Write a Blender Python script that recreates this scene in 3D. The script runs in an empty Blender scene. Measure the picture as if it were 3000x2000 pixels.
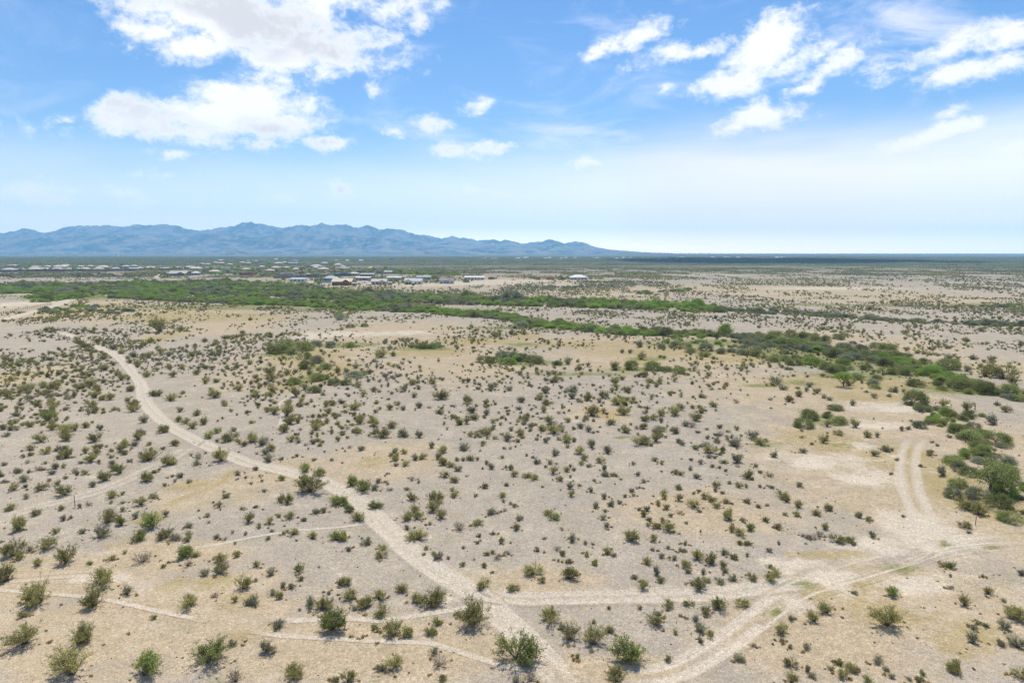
import bpy, math, random
import numpy as np

# ------------------------------------------------------------------ camera / world / sun / exposure
SC = bpy.context.scene
COL = SC.collection
W0, H0, F0 = 3000.0, 2000.0, 2000.0          # photograph size and focal length in its pixels
CAM_H = 30.0
PITCH = math.atan(262.0 / F0)
SUN_EL, SUN_AZ = math.radians(65.0), math.radians(3.0)

cam_d = bpy.data.cameras.new('camera')
cam_d.sensor_width = 36.0
cam_d.lens = 36.0 * F0 / W0
cam_d.clip_start, cam_d.clip_end = 0.5, 120000.0
cam = bpy.data.objects.new('camera', cam_d)
COL.objects.link(cam)
cam.location = (0, 0, CAM_H)
cam.rotation_euler = (math.pi / 2 - PITCH, 0, 0)
SC.camera = cam

SC.view_settings.view_transform = 'Standard'
SC.view_settings.look = 'None'
SC.view_settings.gamma = 1.0
SC.view_settings.use_curve_mapping = False
SC.view_settings.exposure = 0.56
SC.render.engine = 'CYCLES'
cy = SC.cycles
cy.use_denoising = True
cy.denoising_prefilter = 'NONE'
cy.denoiser = 'OPENIMAGEDENOISE'
cy.denoising_input_passes = 'RGB_ALBEDO_NORMAL'
cy.max_bounces = 4
cy.use_light_tree = False
cy.use_adaptive_sampling = True
cy.adaptive_threshold = 0.008
cy.diffuse_bounces = 2
cy.glossy_bounces = 1
cy.transmission_bounces = 2
cy.volume_bounces = 1
cy.transparent_max_bounces = 4
cy.caustics_reflective = False
cy.caustics_refractive = False
cy.sample_clamp_indirect = 4.0


def ray(px, py):
    xc, yc = (px - W0 / 2) / F0, (H0 / 2 - py) / F0
    c, s = math.cos(PITCH), math.sin(PITCH)
    return (xc, c + s * yc, -s + c * yc)


def azel(px, py):
    x, y, z = ray(px, py)
    return math.atan2(x, y), math.asin(z / math.sqrt(x * x + y * y + z * z))


def make_world():
    w = bpy.data.worlds.new('World')
    SC.world = w
    w.use_nodes = True
    nt = w.node_tree
    nt.nodes.clear()
    N, L = nt.nodes.new, nt.links.new

    def math_n(op, a, b=None, c=None, clamp=False):
        n = N('ShaderNodeMath')
        n.operation = op
        n.use_clamp = clamp
        for i, v in enumerate((a, b, c)):
            if v is None:
                continue
            if isinstance(v, (int, float)):
                n.inputs[i].default_value = v
            else:
                L(v, n.inputs[i])
        return n.outputs[0]

    def smooth(v, a, b, lo=0.0, hi=1.0):
        n = N('ShaderNodeMapRange')
        n.interpolation_type = 'SMOOTHSTEP'
        L(v, n.inputs['Value'])
        for k, x in (('From Min', a), ('From Max', b), ('To Min', lo), ('To Max', hi)):
            n.inputs[k].default_value = x
        return n.outputs['Result']

    def noise(vec, scale, detail, rough, dist=0.0, loc=(0, 0, 0), sc=(1, 1, 1)):
        m = N('ShaderNodeMapping')
        m.inputs['Location'].default_value = loc
        m.inputs['Scale'].default_value = sc
        L(vec, m.inputs['Vector'])
        n = N('ShaderNodeTexNoise')
        n.inputs['Scale'].default_value = scale
        n.inputs['Detail'].default_value = detail
        n.inputs['Roughness'].default_value = rough
        n.inputs['Distortion'].default_value = dist
        L(m.outputs[0], n.inputs['Vector'])
        return n

    tc = N('ShaderNodeTexCoord')
    sep = N('ShaderNodeSeparateXYZ')
    L(tc.outputs['Generated'], sep.inputs[0])
    az = math_n('ARCTAN2', sep.outputs['X'], sep.outputs['Y'])
    el = math_n('ARCSINE', sep.outputs['Z'])
    comb = N('ShaderNodeCombineXYZ')
    L(az, comb.inputs[0])
    L(el, comb.inputs[1])
    v0 = comb.outputs[0]
    # ragged edges: warp the sky coordinates a little
    wn = noise(v0, 9.0, 6.0, 0.62, sc=(1, 1.5, 1))
    ws = N('ShaderNodeVectorMath')
    ws.operation = 'MULTIPLY_ADD'
    L(wn.outputs['Color'], ws.inputs[0])
    ws.inputs[1].default_value = (0.055, 0.035, 0)
    ws.inputs[2].default_value = (-0.0275, -0.0175, 0)
    add = N('ShaderNodeVectorMath')
    add.operation = 'ADD'
    L(v0, add.inputs[0])
    L(ws.outputs[0], add.inputs[1])
    v = add.outputs[0]

    # cumulus: where each cloud stands in the sky (photo position / 1.2755), size, tilt, thickness
    K = 3000 / 2352.0
    BL = [(470, 20, 190, 70, 0, 1.25), (600, 50, 290, 85, -6, 1.4), (360, 65, 90, 30, -15, 1.0), (700, 105, 200, 45, -4, 1.15),
          (640, 130, 110, 42, 0, 1.1), (860, 100, 80, 16, 12, .8), (445, 105, 90, 40, 0, 1.1), (560, -40, 330, 60, 0, 1.3),
          (450, 265, 250, 48, 6, 1.3), (580, 230, 150, 52, 0, 1.3), (400, 300, 140, 34, 0, 1.15), (640, 280, 110, 40, 0, 1.2), (260, 238, 75, 24, 15, 1.0),
          (145, 262, 30, 14, 0, .75), (600, 328, 60, 22, 0, .85), (745, 322, 62, 18, 0, .95), (860, 195, 28, 20, 0, .8),
          (1005, 280, 48, 20, 0, .95), (903, 300, 30, 12, 0, .8), (1040, 343, 45, 16, 0, .8), (1110, 347, 60, 14, 5, .8),
          (1110, 240, 60, 22, 20, .5), (395, 357, 55, 12, 0, .6), (350, 398, 40, 12, 0, .55), (740, 160, 70, 26, 10, .7),
          (930, 8, 85, 34, 20, 1.0), (955, 42, 24, 36, -15, .8),
          (1475, 80, 55, 26, 18, .9), (1370, 115, 75, 20, 24, .85), (1410, 98, 26, 18, 10, .8),
          (1580, 115, 110, 24, 8, 1.0), (1760, 110, 110, 62, 20, 1.35), (1775, 55, 52, 36, 25, 1.0), (1680, 185, 90, 38, 15, 1.1), (1830, 150, 70, 34, 10, 1.05),
          (1900, 165, 110, 24, 28, .95), (1840, 205, 45, 16, 10, .9), (2050, 155, 70, 26, 10, .5),
          (1735, 278, 95, 34, 6, 1.15), (1690, 300, 50, 18, 0, .9),
          (2215, 100, 120, 30, 10, 1.05), (2310, 95, 80, 26, 5, 1.0), (2200, 172, 90, 22, 14, 1.0), (2310, 150, 80, 22, 12, 1.0),
          (2150, 300, 110, 18, 13, .85), (2180, 252, 50, 14, 14, .75), (1350, 370, 28, 14, 0, .6), (2330, 340, 60, 18, 15, .6),
          (85, 432, 90, 20, 0, .42), (265, 441, 60, 12, 0, .42), (170, 462, 190, 16, 0, .34), (790, 440, 42, 18, 0, .42), (635, 452, 30, 8, 0, .38), (1110, 443, 55, 10, 0, .38), (1530, 205, 20, 12, 20, .5), (2330, 60, 70, 14, 15, .6)]
    dens = None
    for cx, cyy, rx, ry, rot, s in BL:
        a0, e0 = azel(cx * K, cyy * K)
        ra = abs(azel((cx + rx) * K, cyy * K)[0] - azel((cx - rx) * K, cyy * K)[0]) / 2
        re = abs(azel(cx * K, (cyy + ry) * K)[1] - azel(cx * K, (cyy - ry) * K)[1]) / 2
        m = N('ShaderNodeMapping')
        m.vector_type = 'TEXTURE'
        m.inputs['Location'].default_value = (a0, e0, 0)
        m.inputs['Rotation'].default_value = (0, 0, math.radians(rot))
        m.inputs['Scale'].default_value = (ra * 1.25, re * 1.3, 1)
        L(v, m.inputs['Vector'])
        ln = N('ShaderNodeVectorMath')
        ln.operation = 'LENGTH'
        L(m.outputs[0], ln.inputs[0])
        b = math_n('MULTIPLY_ADD', ln.outputs['Value'], -s, s)
        dens = b if dens is None else math_n('SMOOTH_MAX', dens, b, 0.12)
    fb = noise(v0, 17.0, 6.0, 0.62, 0.25, sc=(1, 1.5, 1))
    fb2 = noise(v0, 60.0, 4.0, 0.65, 0.5, loc=(3, 1, 0), sc=(1, 1.4, 1))
    d1 = math_n('ADD', math_n('MULTIPLY_ADD', fb.outputs[0], 2.6, -1.38), math_n('MULTIPLY_ADD', fb2.outputs[0], 1.1, -0.55))
    dd = math_n('ADD', dens, d1)
    cum = smooth(dd, -0.18, 0.8)
    # the same weather over the rest of the sky
    ot = noise(v0, 3.2, 6.0, 0.6, 0.3, loc=(4.1, 2.3, 0), sc=(1, 1.5, 1))
    other = smooth(ot.outputs[0], 0.53, 0.66)
    aabs = math_n('ABSOLUTE', az)
    out1 = smooth(aabs, 0.66, 0.8)
    out2 = smooth(el, 0.36, 0.5)
    outside = math_n('MAXIMUM', out1, out2)
    hi = smooth(el, 0.02, 0.1)
    other = math_n('MULTIPLY', math_n('MULTIPLY', other, outside), hi)
    cum = math_n('MAXIMUM', cum, other)

    # thin high veil: streaky cirrus and a milky layer low over the horizon, thicker under the sun's side
    st = noise(v0, 3.0, 5.0, 0.58, 0.4, loc=(1.3, .4, 0), sc=(1, 4.5, 1))
    rgt = smooth(az, -0.45, 0.5)
    edge = math_n('MULTIPLY_ADD', st.outputs[0], 0.07, math_n('MULTIPLY_ADD', rgt, 0.035, 0.075))
    low = N('ShaderNodeMapRange')
    low.interpolation_type = 'SMOOTHSTEP'
    L(math_n('SUBTRACT', el, edge), low.inputs['Value'])
    low.inputs['From Min'].default_value = 0.055
    low.inputs['From Max'].default_value = -0.045
    low.inputs['To Min'].default_value = 0
    low.inputs['To Max'].default_value = 1
    lowveil = math_n('MULTIPLY', low.outputs[0], math_n('MULTIPLY_ADD', rgt, 0.42, 0.36))
    hz = smooth(el, 0.09, 0.0)
    lowveil = math_n('MAXIMUM', lowveil, math_n('MULTIPLY', hz, 0.95))
    st2 = noise(v0, 4.0, 7.0, 0.62, 0.8, loc=(7.3, .9, 0), sc=(1, 3.0, 1))
    wisp = math_n('MULTIPLY', smooth(st2.outputs[0], 0.45, 0.75), math_n('MULTIPLY_ADD', rgt, 0.35, 0.22))
    veil = math_n('MAXIMUM', lowveil, wisp)

    sky = N('ShaderNodeTexSky')
    sky.sky_type = 'NISHITA'
    sky.sun_disc = False
    sky.sun_elevation = SUN_EL
    sky.sun_rotation = SUN_AZ
    sky.altitude = 400
    sky.air_density = 1.0
    sky.dust_density = 0.6
    sky.ozone_density = 2.2
    hs = N('ShaderNodeHueSaturation')
    hs.inputs['Hue'].default_value = 0.504
    hs.inputs['Saturation'].default_value = 1.3
    L(sky.outputs[0], hs.inputs['Color'])
    # cloud shade: soft grey in the thick middle and towards the base
    gn = noise(v0, 6.0, 5.0, 0.5, loc=(2, 5, 0), sc=(1, 2.0, 1))
    thick = smooth(dd, 0.25, 1.1)
    left = smooth(az, 0.1, -0.25)
    sh = math_n('MULTIPLY', math_n('MULTIPLY', thick, smooth(gn.outputs[0], 0.36, 0.6)), math_n('MULTIPLY_ADD', left, 0.8, 0.12))
    cc = N('ShaderNodeMix')
    cc.data_type = 'RGBA'
    L(sh, cc.inputs[0])
    cc.inputs[6].default_value = (8.6, 8.5, 8.5, 1)
    cc.inputs[7].default_value = (5.7, 5.65, 5.85, 1)
    mx1 = N('ShaderNodeMix')
    mx1.data_type = 'RGBA'
    L(veil, mx1.inputs[0])
    L(hs.outputs[0], mx1.inputs[6])
    vc = N('ShaderNodeMix')
    vc.data_type = 'RGBA'
    L(smooth(el, 0.06, 0.0), vc.inputs[0])
    vc.inputs[6].default_value = (10.4, 9.6, 10.1, 1)
    vc.inputs[7].default_value = (19.0, 16.0, 14.5, 1)
    L(vc.outputs[2], mx1.inputs[7])
    def layer(mask):
        mx = N('ShaderNodeMix')
        mx.data_type = 'RGBA'
        L(mask, mx.inputs[0])
        L(mx1.outputs[2], mx.inputs[6])
        return mx

    bgs = []
    for mask, col in ((other, None), (cum, cc.outputs[2])):
        mx = layer(mask)
        if col is None:
            mx.inputs[7].default_value = (7.6, 7.5, 7.6, 1)
        else:
            L(col, mx.inputs[7])
        bg = N('ShaderNodeBackground')
        bg.inputs['Strength'].default_value = 0.09
        L(mx.outputs[2], bg.inputs['Color'])
        bgs.append(bg)
    # the listed clouds all stand in this part of the sky; elsewhere their nodes need not be evaluated
    win = math_n('MULTIPLY', math_n('LESS_THAN', aabs, 0.8), math_n('LESS_THAN', el, 0.5))
    ms = N('ShaderNodeMixShader')
    L(win, ms.inputs[0])
    L(bgs[0].outputs[0], ms.inputs[1])
    L(bgs[1].outputs[0], ms.inputs[2])
    out = N('ShaderNodeOutputWorld')
    L(ms.outputs[0], out.inputs['Surface'])
    w.cycles.sampling_method = 'MANUAL'
    w.cycles.sample_map_resolution = 512


make_world()

sun_d = bpy.data.lights.new('sun', 'SUN')
sun_d.energy = 4.2
sun_d.angle = math.radians(0.53)
sun_d.color = (1.0, 0.955, 0.88)
sun = bpy.data.objects.new('sun', sun_d)
COL.objects.link(sun)
sun.location = (0, 0, 200)
sun.rotation_euler = (-(math.pi / 2 - SUN_EL), 0, -SUN_AZ)

# ------------------------------------------------------------------ helpers
RNG = np.random.default_rng(11)
random.seed(5)


def vnoise(x, y, seed=0):
    x, y = np.asarray(x, float), np.asarray(y, float)
    xi, yi = np.floor(x), np.floor(y)
    fx, fy = x - xi, y - yi
    fx, fy = fx * fx * (3 - 2 * fx), fy * fy * (3 - 2 * fy)

    def h(a, b):
        n = (a.astype(np.int64) * 374761393 + b.astype(np.int64) * 668265263 + seed * 1442695041) & 0x7fffffff
        n = ((n ^ (n >> 13)) * 1274126177) & 0x7fffffff
        n = n ^ (n >> 16)
        return (n & 0xffff) / 65535.0
    a, b, c, d = h(xi, yi), h(xi + 1, yi), h(xi, yi + 1), h(xi + 1, yi + 1)
    return (a * (1 - fx) + b * fx) * (1 - fy) + (c * (1 - fx) + d * fx) * fy


def fbm(x, y, oct=4, seed=0, gain=0.5):
    s, a, t = 0.0, 1.0, 0.0
    for i in range(oct):
        s = s + a * vnoise(x * 2 ** i + 17.3 * i, y * 2 ** i - 9.1 * i, seed + i)
        t += a
        a *= gain
    return s / t


def sstep(a, b, v):
    t = np.clip((v - a) / (b - a), 0, 1)
    return t * t * (3 - 2 * t)


def hgt(x, y):
    x, y = np.asarray(x, float), np.asarray(y, float)
    f = np.clip(1 - np.maximum(np.maximum((np.abs(x) - 100) / 45, (y - 180) / 70), 0), 0, 1)
    return f * (0.5 * (fbm(x / 45, y / 45, 2, 3) - .5) + 0.2 * (vnoise(x / 13, y / 13, 9) - .5))


def G(px, py):
    x, y, z = ray(px, py)
    t = CAM_H / -z
    return x * t, y * t


def depth_at(px, py):
    z = ray(px, py)[2]
    return CAM_H / -z


def to_px(x, y, z=0.0):
    c, s = math.cos(PITCH), math.sin(PITCH)
    dz = np.asarray(z) - CAM_H
    f = np.asarray(y) * c - dz * s
    u = np.asarray(y) * s + dz * c
    return W0 / 2 + F0 * np.asarray(x) / f, H0 / 2 - F0 * u / f


def mesh_np(name, V, Fc, mats=None, mi=None, smooth=False):
    """V (n,3); Fc list of (m,k) index arrays."""
    me = bpy.data.meshes.new(name)
    V = np.asarray(V, np.float32)
    if isinstance(Fc, np.ndarray):
        Fc = [Fc]
    me.vertices.add(len(V))
    me.vertices.foreach_set('co', V.ravel())
    loops = np.concatenate([f.ravel() for f in Fc]).astype(np.int32)
    tot = np.concatenate([np.full(len(f), f.shape[1], np.int32) for f in Fc])
    st = np.concatenate([[0], np.cumsum(tot)[:-1]]).astype(np.int32)
    me.loops.add(len(loops))
    me.loops.foreach_set('vertex_index', loops)
    me.polygons.add(len(tot))
    me.polygons.foreach_set('loop_start', st)
    me.polygons.foreach_set('loop_total', tot)
    for m in (mats or []):
        me.materials.append(m)
    if mi is not None:
        me.polygons.foreach_set('material_index', np.asarray(mi, np.int32))
    if smooth:
        me.polygons.foreach_set('use_smooth', np.ones(len(tot), bool))
    me.update()
    me.validate()
    return me


class MB:
    """collects boxes, prisms and tubes into one mesh"""

    def __init__(self):
        self.v, self.f = [], []

    def poly(self, pts, faces):
        o = len(self.v)
        self.v += [tuple(p) for p in pts]
        self.f += [tuple(i + o for i in f) for f in faces]
        return self

    def box(self, x0, x1, y0, y1, z0, z1):
        return self.poly([(x0, y0, z0), (x1, y0, z0), (x1, y1, z0), (x0, y1, z0), (x0, y0, z1), (x1, y0, z1), (x1, y1, z1), (x0, y1, z1)],
                         [(0, 3, 2, 1), (4, 5, 6, 7), (0, 1, 5, 4), (1, 2, 6, 5), (2, 3, 7, 6), (3, 0, 4, 7)])

    def prism_y(self, prof, y0, y1):
        n = len(prof)
        p = [(a, y0, b) for a, b in prof] + [(a, y1, b) for a, b in prof]
        f = [tuple(range(n)), tuple(range(2 * n - 1, n - 1, -1))]
        f += [(i, (i + 1) % n + 0, (i + 1) % n + n, i + n)[::-1] for i in range(n)]
        return self.poly(p, f)

    def prism_x(self, prof, x0, x1):
        n = len(prof)
        p = [(x0, a, b) for a, b in prof] + [(x1, a, b) for a, b in prof]
        f = [tuple(range(n))[::-1], tuple(range(n, 2 * n))]
        f += [(i, (i + 1) % n, (i + 1) % n + n, i + n) for i in range(n)]
        return self.poly(p, f)

    def cyl(self, c, r, h, axis='z', n=10):
        p = []
        for k in (0, 1):
            for i in range(n):
                a = 2 * math.pi * i / n
                u, w_ = r * math.cos(a), r * math.sin(a)
                d = (k - .5) * h
                p.append((c[0] + u, c[1] + w_, c[2] + d) if axis == 'z' else (c[0] + d, c[1] + u, c[2] + w_) if axis == 'x' else (c[0] + u, c[1] + d, c[2] + w_))
        f = [tuple(range(n))[::-1], tuple(range(n, 2 * n))] + [(i, (i + 1) % n, (i + 1) % n + n, i + n) for i in range(n)]
        return self.poly(p, f)

    def build(self, name, mat, parent=None):
        me = bpy.data.meshes.new(name)
        me.from_pydata(self.v, [], self.f)
        me.materials.append(mat)
        me.update()
        o = bpy.data.objects.new(name, me)
        COL.objects.link(o)
        if parent:
            o.parent = parent
        return o


def link(name, me, parent=None):
    o = bpy.data.objects.new(name, me)
    COL.objects.link(o)
    if parent:
        o.parent = parent
    return o


def tag(o, label=None, cat=None, group=None, kind=None):
    if label:
        o['label'] = label
    if cat:
        o['category'] = cat
    if group:
        o['group'] = group
    if kind:
        o['kind'] = kind
    return o


def thing(name, loc, rz=0.0, label=None, cat=None, group=None):
    o = bpy.data.objects.new(name, None)
    o.empty_display_size = 0.3
    COL.objects.link(o)
    o.location = loc
    o.rotation_euler = (0, 0, rz)
    return tag(o, label, cat, group)


def ordi(n):
    return '%d%s' % (n, 'th' if 10 <= n % 100 <= 20 else {1: 'st', 2: 'nd', 3: 'rd'}.get(n % 10, 'th'))


# ------------------------------------------------------------------ materials
class NT:
    def __init__(self, name):
        self.m = bpy.data.materials.new(name)
        self.m.use_nodes = True
        self.t = self.m.node_tree
        self.t.nodes.clear()

    def n(self, typ, **kw):
        x = self.t.nodes.new(typ)
        for k, v in kw.items():
            setattr(x, k, v)
        return x

    def l(self, a, b):
        self.t.links.new(a, b)

    def noise(self, vec, scale, detail=3, rough=.5, dist=0):
        x = self.n('ShaderNodeTexNoise')
        x.inputs['Scale'].default_value = scale
        x.inputs['Detail'].default_value = detail
        x.inputs['Roughness'].default_value = rough
        x.inputs['Distortion'].default_value = dist
        self.l(vec, x.inputs['Vector'])
        return x.outputs[0]

    def math(self, op, a, b=None, c=None, clamp=False):
        x = self.n('ShaderNodeMath', operation=op, use_clamp=clamp)
        for i, v in enumerate((a, b, c)):
            if v is None:
                continue
            if isinstance(v, (int, float)):
                x.inputs[i].default_value = v
            else:
                self.l(v, x.inputs[i])
        return x.outputs[0]

    def smooth(self, v, a, b, lo=0., hi=1.):
        x = self.n('ShaderNodeMapRange', interpolation_type='SMOOTHSTEP')
        self.l(v, x.inputs['Value'])
        for k, q in (('From Min', a), ('From Max', b), ('To Min', lo), ('To Max', hi)):
            x.inputs[k].default_value = q
        return x.outputs['Result']

    def mix(self, fac, a, b, blend='MIX'):
        x = self.n('ShaderNodeMix', data_type='RGBA', blend_type=blend)
        for i, v in ((0, fac), (6, a), (7, b)):
            if isinstance(v, (int, float)):
                x.inputs[i].default_value = v
            elif isinstance(v, tuple):
                x.inputs[i].default_value = (*v, 1)
            else:
                self.l(v, x.inputs[i])
        return x.outputs[2]

    def scale(self, col, fac):
        x = self.n('ShaderNodeVectorMath', operation='SCALE')
        self.l(col, x.inputs[0])
        if isinstance(fac, (int, float)):
            x.inputs['Scale'].default_value = fac
        else:
            self.l(fac, x.inputs['Scale'])
        return x.outputs[0]

    def out(self, sh):
        o = self.n('ShaderNodeOutputMaterial')
        self.l(sh, o.inputs['Surface'])
        return self.m


def plain(name, col, rough=.8, var=.12, scale=.8, metal=0.0):
    t = NT(name)
    g = t.n('ShaderNodeNewGeometry')
    nz = t.noise(g.outputs['Position'], scale, 4, .6)
    oi = t.n('ShaderNodeObjectInfo')
    k = t.math('MULTIPLY_ADD', nz, 2 * var, 1 - var)
    k = t.math('MULTIPLY', k, t.math('MULTIPLY_ADD', oi.outputs['Random'], .16, .92))
    c = t.n('ShaderNodeRGB')
    c.outputs[0].default_value = (*col, 1)
    b = t.n('ShaderNodeBsdfPrincipled')
    t.l(t.scale(c.outputs[0], k), b.inputs['Base Color'])
    b.inputs['Roughness'].default_value = rough
    b.inputs['Metallic'].default_value = metal
    return t.out(b.outputs[0])


def leaf_mat(name, col, col2, trans=.48):
    t = NT(name)
    g = t.n('ShaderNodeNewGeometry')
    oi = t.n('ShaderNodeObjectInfo')
    c = t.mix(g.outputs['Random Per Island'], col, col2)
    c = t.scale(c, t.math('MULTIPLY_ADD', oi.outputs['Random'], .6, .7))
    d = t.n('ShaderNodeBsdfDiffuse')
    tr = t.n('ShaderNodeBsdfTranslucent')
    t.l(c, d.inputs[0])
    t.l(c, tr.inputs[0])
    mx = t.n('ShaderNodeMixShader')
    mx.inputs[0].default_value = trans
    t.l(d.outputs[0], mx.inputs[1])
    t.l(tr.outputs[0], mx.inputs[2])
    return t.out(mx.outputs[0])


def ground_mat(name):
    """desert pavement; 'zone' attribute: tan soil, pale caliche, ochre weeds; 'zone2': green annuals, far scrub cover, road wear"""
    t = NT(name)
    g = t.n('ShaderNodeNewGeometry')
    P = g.outputs['Position']
    z1 = t.n('ShaderNodeAttribute', attribute_name='zone')
    z2 = t.n('ShaderNodeAttribute', attribute_name='zone2')
    s1 = t.n('ShaderNodeSeparateColor')
    t.l(z1.outputs['Color'], s1.inputs[0])
    s2 = t.n('ShaderNodeSeparateColor')
    t.l(z2.outputs['Color'], s2.inputs[0])
    big = t.noise(P, .035, 5, .6)
    mid = t.noise(P, .22, 5, .62, .4)
    med = t.noise(P, 1.1, 5, .6)
    fine = t.noise(P, 4.0, 3, .7)
    grit = t.noise(P, 9.0, 3, .8)
    strk = t.noise(P, .09, 5, .68, .8)
    blot = t.noise(P, 2.3, 4, .7)

    def mask(sock, amp=.9, soft=.22, n=mid):
        nn = t.math('MULTIPLY_ADD', n, .6, t.math('MULTIPLY', strk, .4))
        e = t.math('MULTIPLY_ADD', nn, amp * 2.0, -amp)
        return t.smooth(t.math('ADD', sock, e), .5 - soft, .5 + soft)
    gravel = t.mix(t.smooth(big, .35, .65), (.392, .335, .262), (.350, .302, .242))
    gravel = t.mix(t.smooth(med, .38, .72), gravel, (.41, .345, .262))
    c = t.mix(mask(s1.outputs[0], 1.1, .3), gravel, t.mix(t.smooth(med, .3, .7), (.465, .37, .245), (.40, .322, .215)))
    c = t.mix(t.math('MULTIPLY', mask(s1.outputs[1], 1.6, .36), .85), c, (.565, .485, .375))
    och = t.mix(fine, (.41, .31, .17), (.34, .28, .13))
    c = t.mix(t.math('MULTIPLY', mask(s1.outputs[2], 1.2, .35, med), .95), c, och)
    gr = t.mix(fine, (.10, .13, .03), (.27, .26, .09))
    c = t.mix(t.math('MULTIPLY', mask(s2.outputs[0], 1.1, .35, med), .85), c, gr)
    crm = t.smooth(t.noise(P, .30, 6, .72, .5), .50, .66)
    c = t.mix(t.math('MULTIPLY', crm, .55), c, (.475, .405, .305))
    grn = t.smooth(t.noise(P, .16, 6, .72, .3), .56, .70)
    c = t.mix(t.math('MULTIPLY', grn, .5), c, (.33, .29, .165))
    # scattered patches of dry weeds everywhere
    wd = t.smooth(t.noise(P, .5, 6, .75, .6), .54, .70)
    c = t.mix(t.math('MULTIPLY', wd, .65), c, (.36, .30, .17))
    far = t.math('MULTIPLY', s2.outputs[1], t.smooth(t.noise(P, .012, 6, .7), .3, .55, .55, 1.0))
    c = t.mix(far, c, t.mix(t.noise(P, .006, 4, .6), (.095, .105, .06), (.15, .15, .095)))
    rd = t.smooth(t.math('ADD', s2.outputs[2], t.math('MULTIPLY_ADD', med, .5, -.25)), .25, .75)
    rcol = t.mix(t.smooth(mid, .3, .7), (.545, .47, .365), (.49, .42, .325))
    rcol = t.mix(t.smooth(z2.outputs['Alpha'], .3, .9), rcol, (.59, .515, .41))
    c = t.mix(t.math('MULTIPLY', rd, .95), c, rcol)
    # grain: grit speckle and dark pebbles
    gk = t.math('MULTIPLY', t.math('MULTIPLY_ADD', grit, 2.2, -.1), t.math('MULTIPLY_ADD', blot, .5, .75))
    fk = t.math('MULTIPLY_ADD', fine, 1.0, .5)
    mk = t.math('MULTIPLY_ADD', mid, .36, .82)
    k = t.math('MULTIPLY', t.math('MULTIPLY', gk, fk), mk)
    c = t.scale(c, k)
    vo = t.n('ShaderNodeTexVoronoi')
    vo.inputs['Scale'].default_value = 2.2
    t.l(P, vo.inputs['Vector'])
    peb = t.math('MULTIPLY', t.smooth(vo.outputs['Distance'], .12, .05), t.smooth(med, .45, .6))
    c = t.mix(t.math('MULTIPLY', peb, .55), c, (.13, .11, .09))
    b = t.n('ShaderNodeBsdfDiffuse')
    b.inputs['Roughness'].default_value = .6
    t.l(c, b.inputs['Color'])
    bp = t.n('ShaderNodeBump')
    bp.inputs['Strength'].default_value = .55
    bp.inputs['Distance'].default_value = .12
    t.l(t.math('MULTIPLY_ADD', fine, .6, t.math('MULTIPLY', med, .8)), bp.inputs['Height'])
    t.l(bp.outputs[0], b.inputs['Normal'])
    return t.out(b.outputs[0])


M_GROUND = ground_mat('desert_soil')
LEAF = {
    'o': leaf_mat('olive_leaves', (.215, .215, .072), (.430, .405, .165)),
    'g': leaf_mat('green_leaves', (.170, .225, .058), (.345, .375, .125)),
    'd': leaf_mat('dusty_dark_leaves', (.180, .192, .115), (.350, .345, .220)),
    'y': leaf_mat('dry_grey_leaves', (.270, .240, .175), (.450, .400, .290)),
    'm': leaf_mat('mesquite_leaves', (.160, .198, .070), (.320, .345, .135)),
    'b': leaf_mat('bright_tree_leaves', (.160, .250, .050), (.320, .420, .110)),
    'k': leaf_mat('grey_green_leaves', (.160, .185, .115), (.295, .315, .200)),
    's': leaf_mat('straw_blades', (.38, .29, .14), (.55, .43, .23)),
}
M_STEM = plain('grey_twigs', (.150, .128, .105), .9, .2, 6)
M_BARK = plain('dark_bark', (.070, .055, .045), .9, .25, 4)
M_DEAD = plain('dead_wood', (.12, .105, .095), .9, .25, 4)

# ------------------------------------------------------------------ ground zones (colour of the soil itself)
# each: photo position of the patch centre, half extents in photo pixels, weight
TANZ = [(300, 1850, 420, 160), (150, 1700, 330, 90), (620, 1790, 260, 120), (900, 1900, 420, 110), (1250, 1900, 300, 90), (450, 1640, 230, 60), (620, 1440, 160, 60),
        (860, 1385, 160, 50), (2650, 1450, 330, 190), (2500, 1350, 280, 110), (2700, 1780, 330, 140), (2400, 1880, 330, 130), (2600, 1230, 260, 90),
        (1120, 1350, 180, 60), (900, 1060, 220, 70), (1150, 980, 230, 40), (1350, 1060, 240, 60), (1900, 1060, 330, 40), (2400, 1160, 360, 70), (2500, 1010, 300, 40),
        (60, 1105, 120, 35), (160, 920, 180, 30), (480, 920, 240, 26), (640, 960, 170, 26), (300, 880, 200, 20), (1750, 1210, 90, 30), (2900, 1300, 220, 110), (2950, 1080, 160, 40),
        (1250, 832, 520, 16), (1500, 822, 330, 12), (900, 826, 160, 14), (60, 895, 90, 24), (2200, 850, 500, 14), (2650, 875, 420, 14), (1700, 868, 300, 9), (420, 798, 60, 6), (2700, 790, 150, 5), (2250, 785, 150, 4),
        (1800, 1960, 260, 50), (2050, 1500, 260, 70), (1560, 1700, 200, 50), (2000, 1000, 500, 22)]
WHITEZ = [(2720, 1560, 130, 55), (2560, 1595, 120, 28), (2600, 1360, 130, 34), (2380, 1350, 110, 24), (2520, 1400, 120, 20), (2460, 1690, 90, 22), (2680, 1705, 120, 24),
          (2300, 1655, 80, 14), (2330, 1770, 40, 14), (2500, 1720, 40, 18), (2560, 1240, 90, 14), (2620, 1190, 120, 16), (930, 985, 70, 9), (1000, 978, 120, 7), (1190, 975, 60, 7), (2500, 1300, 90, 14),
          (250, 1690, 60, 12), (330, 1690, 60, 14), (1300, 1742, 40, 12), (60, 890, 80, 12), (1230, 830, 420, 6), (950, 829, 120, 6), (1500, 823, 200, 5), (2090, 805, 100, 3), (2350, 1640, 60, 16), (300, 862, 70, 7), (2450, 845, 200, 4)]
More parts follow.
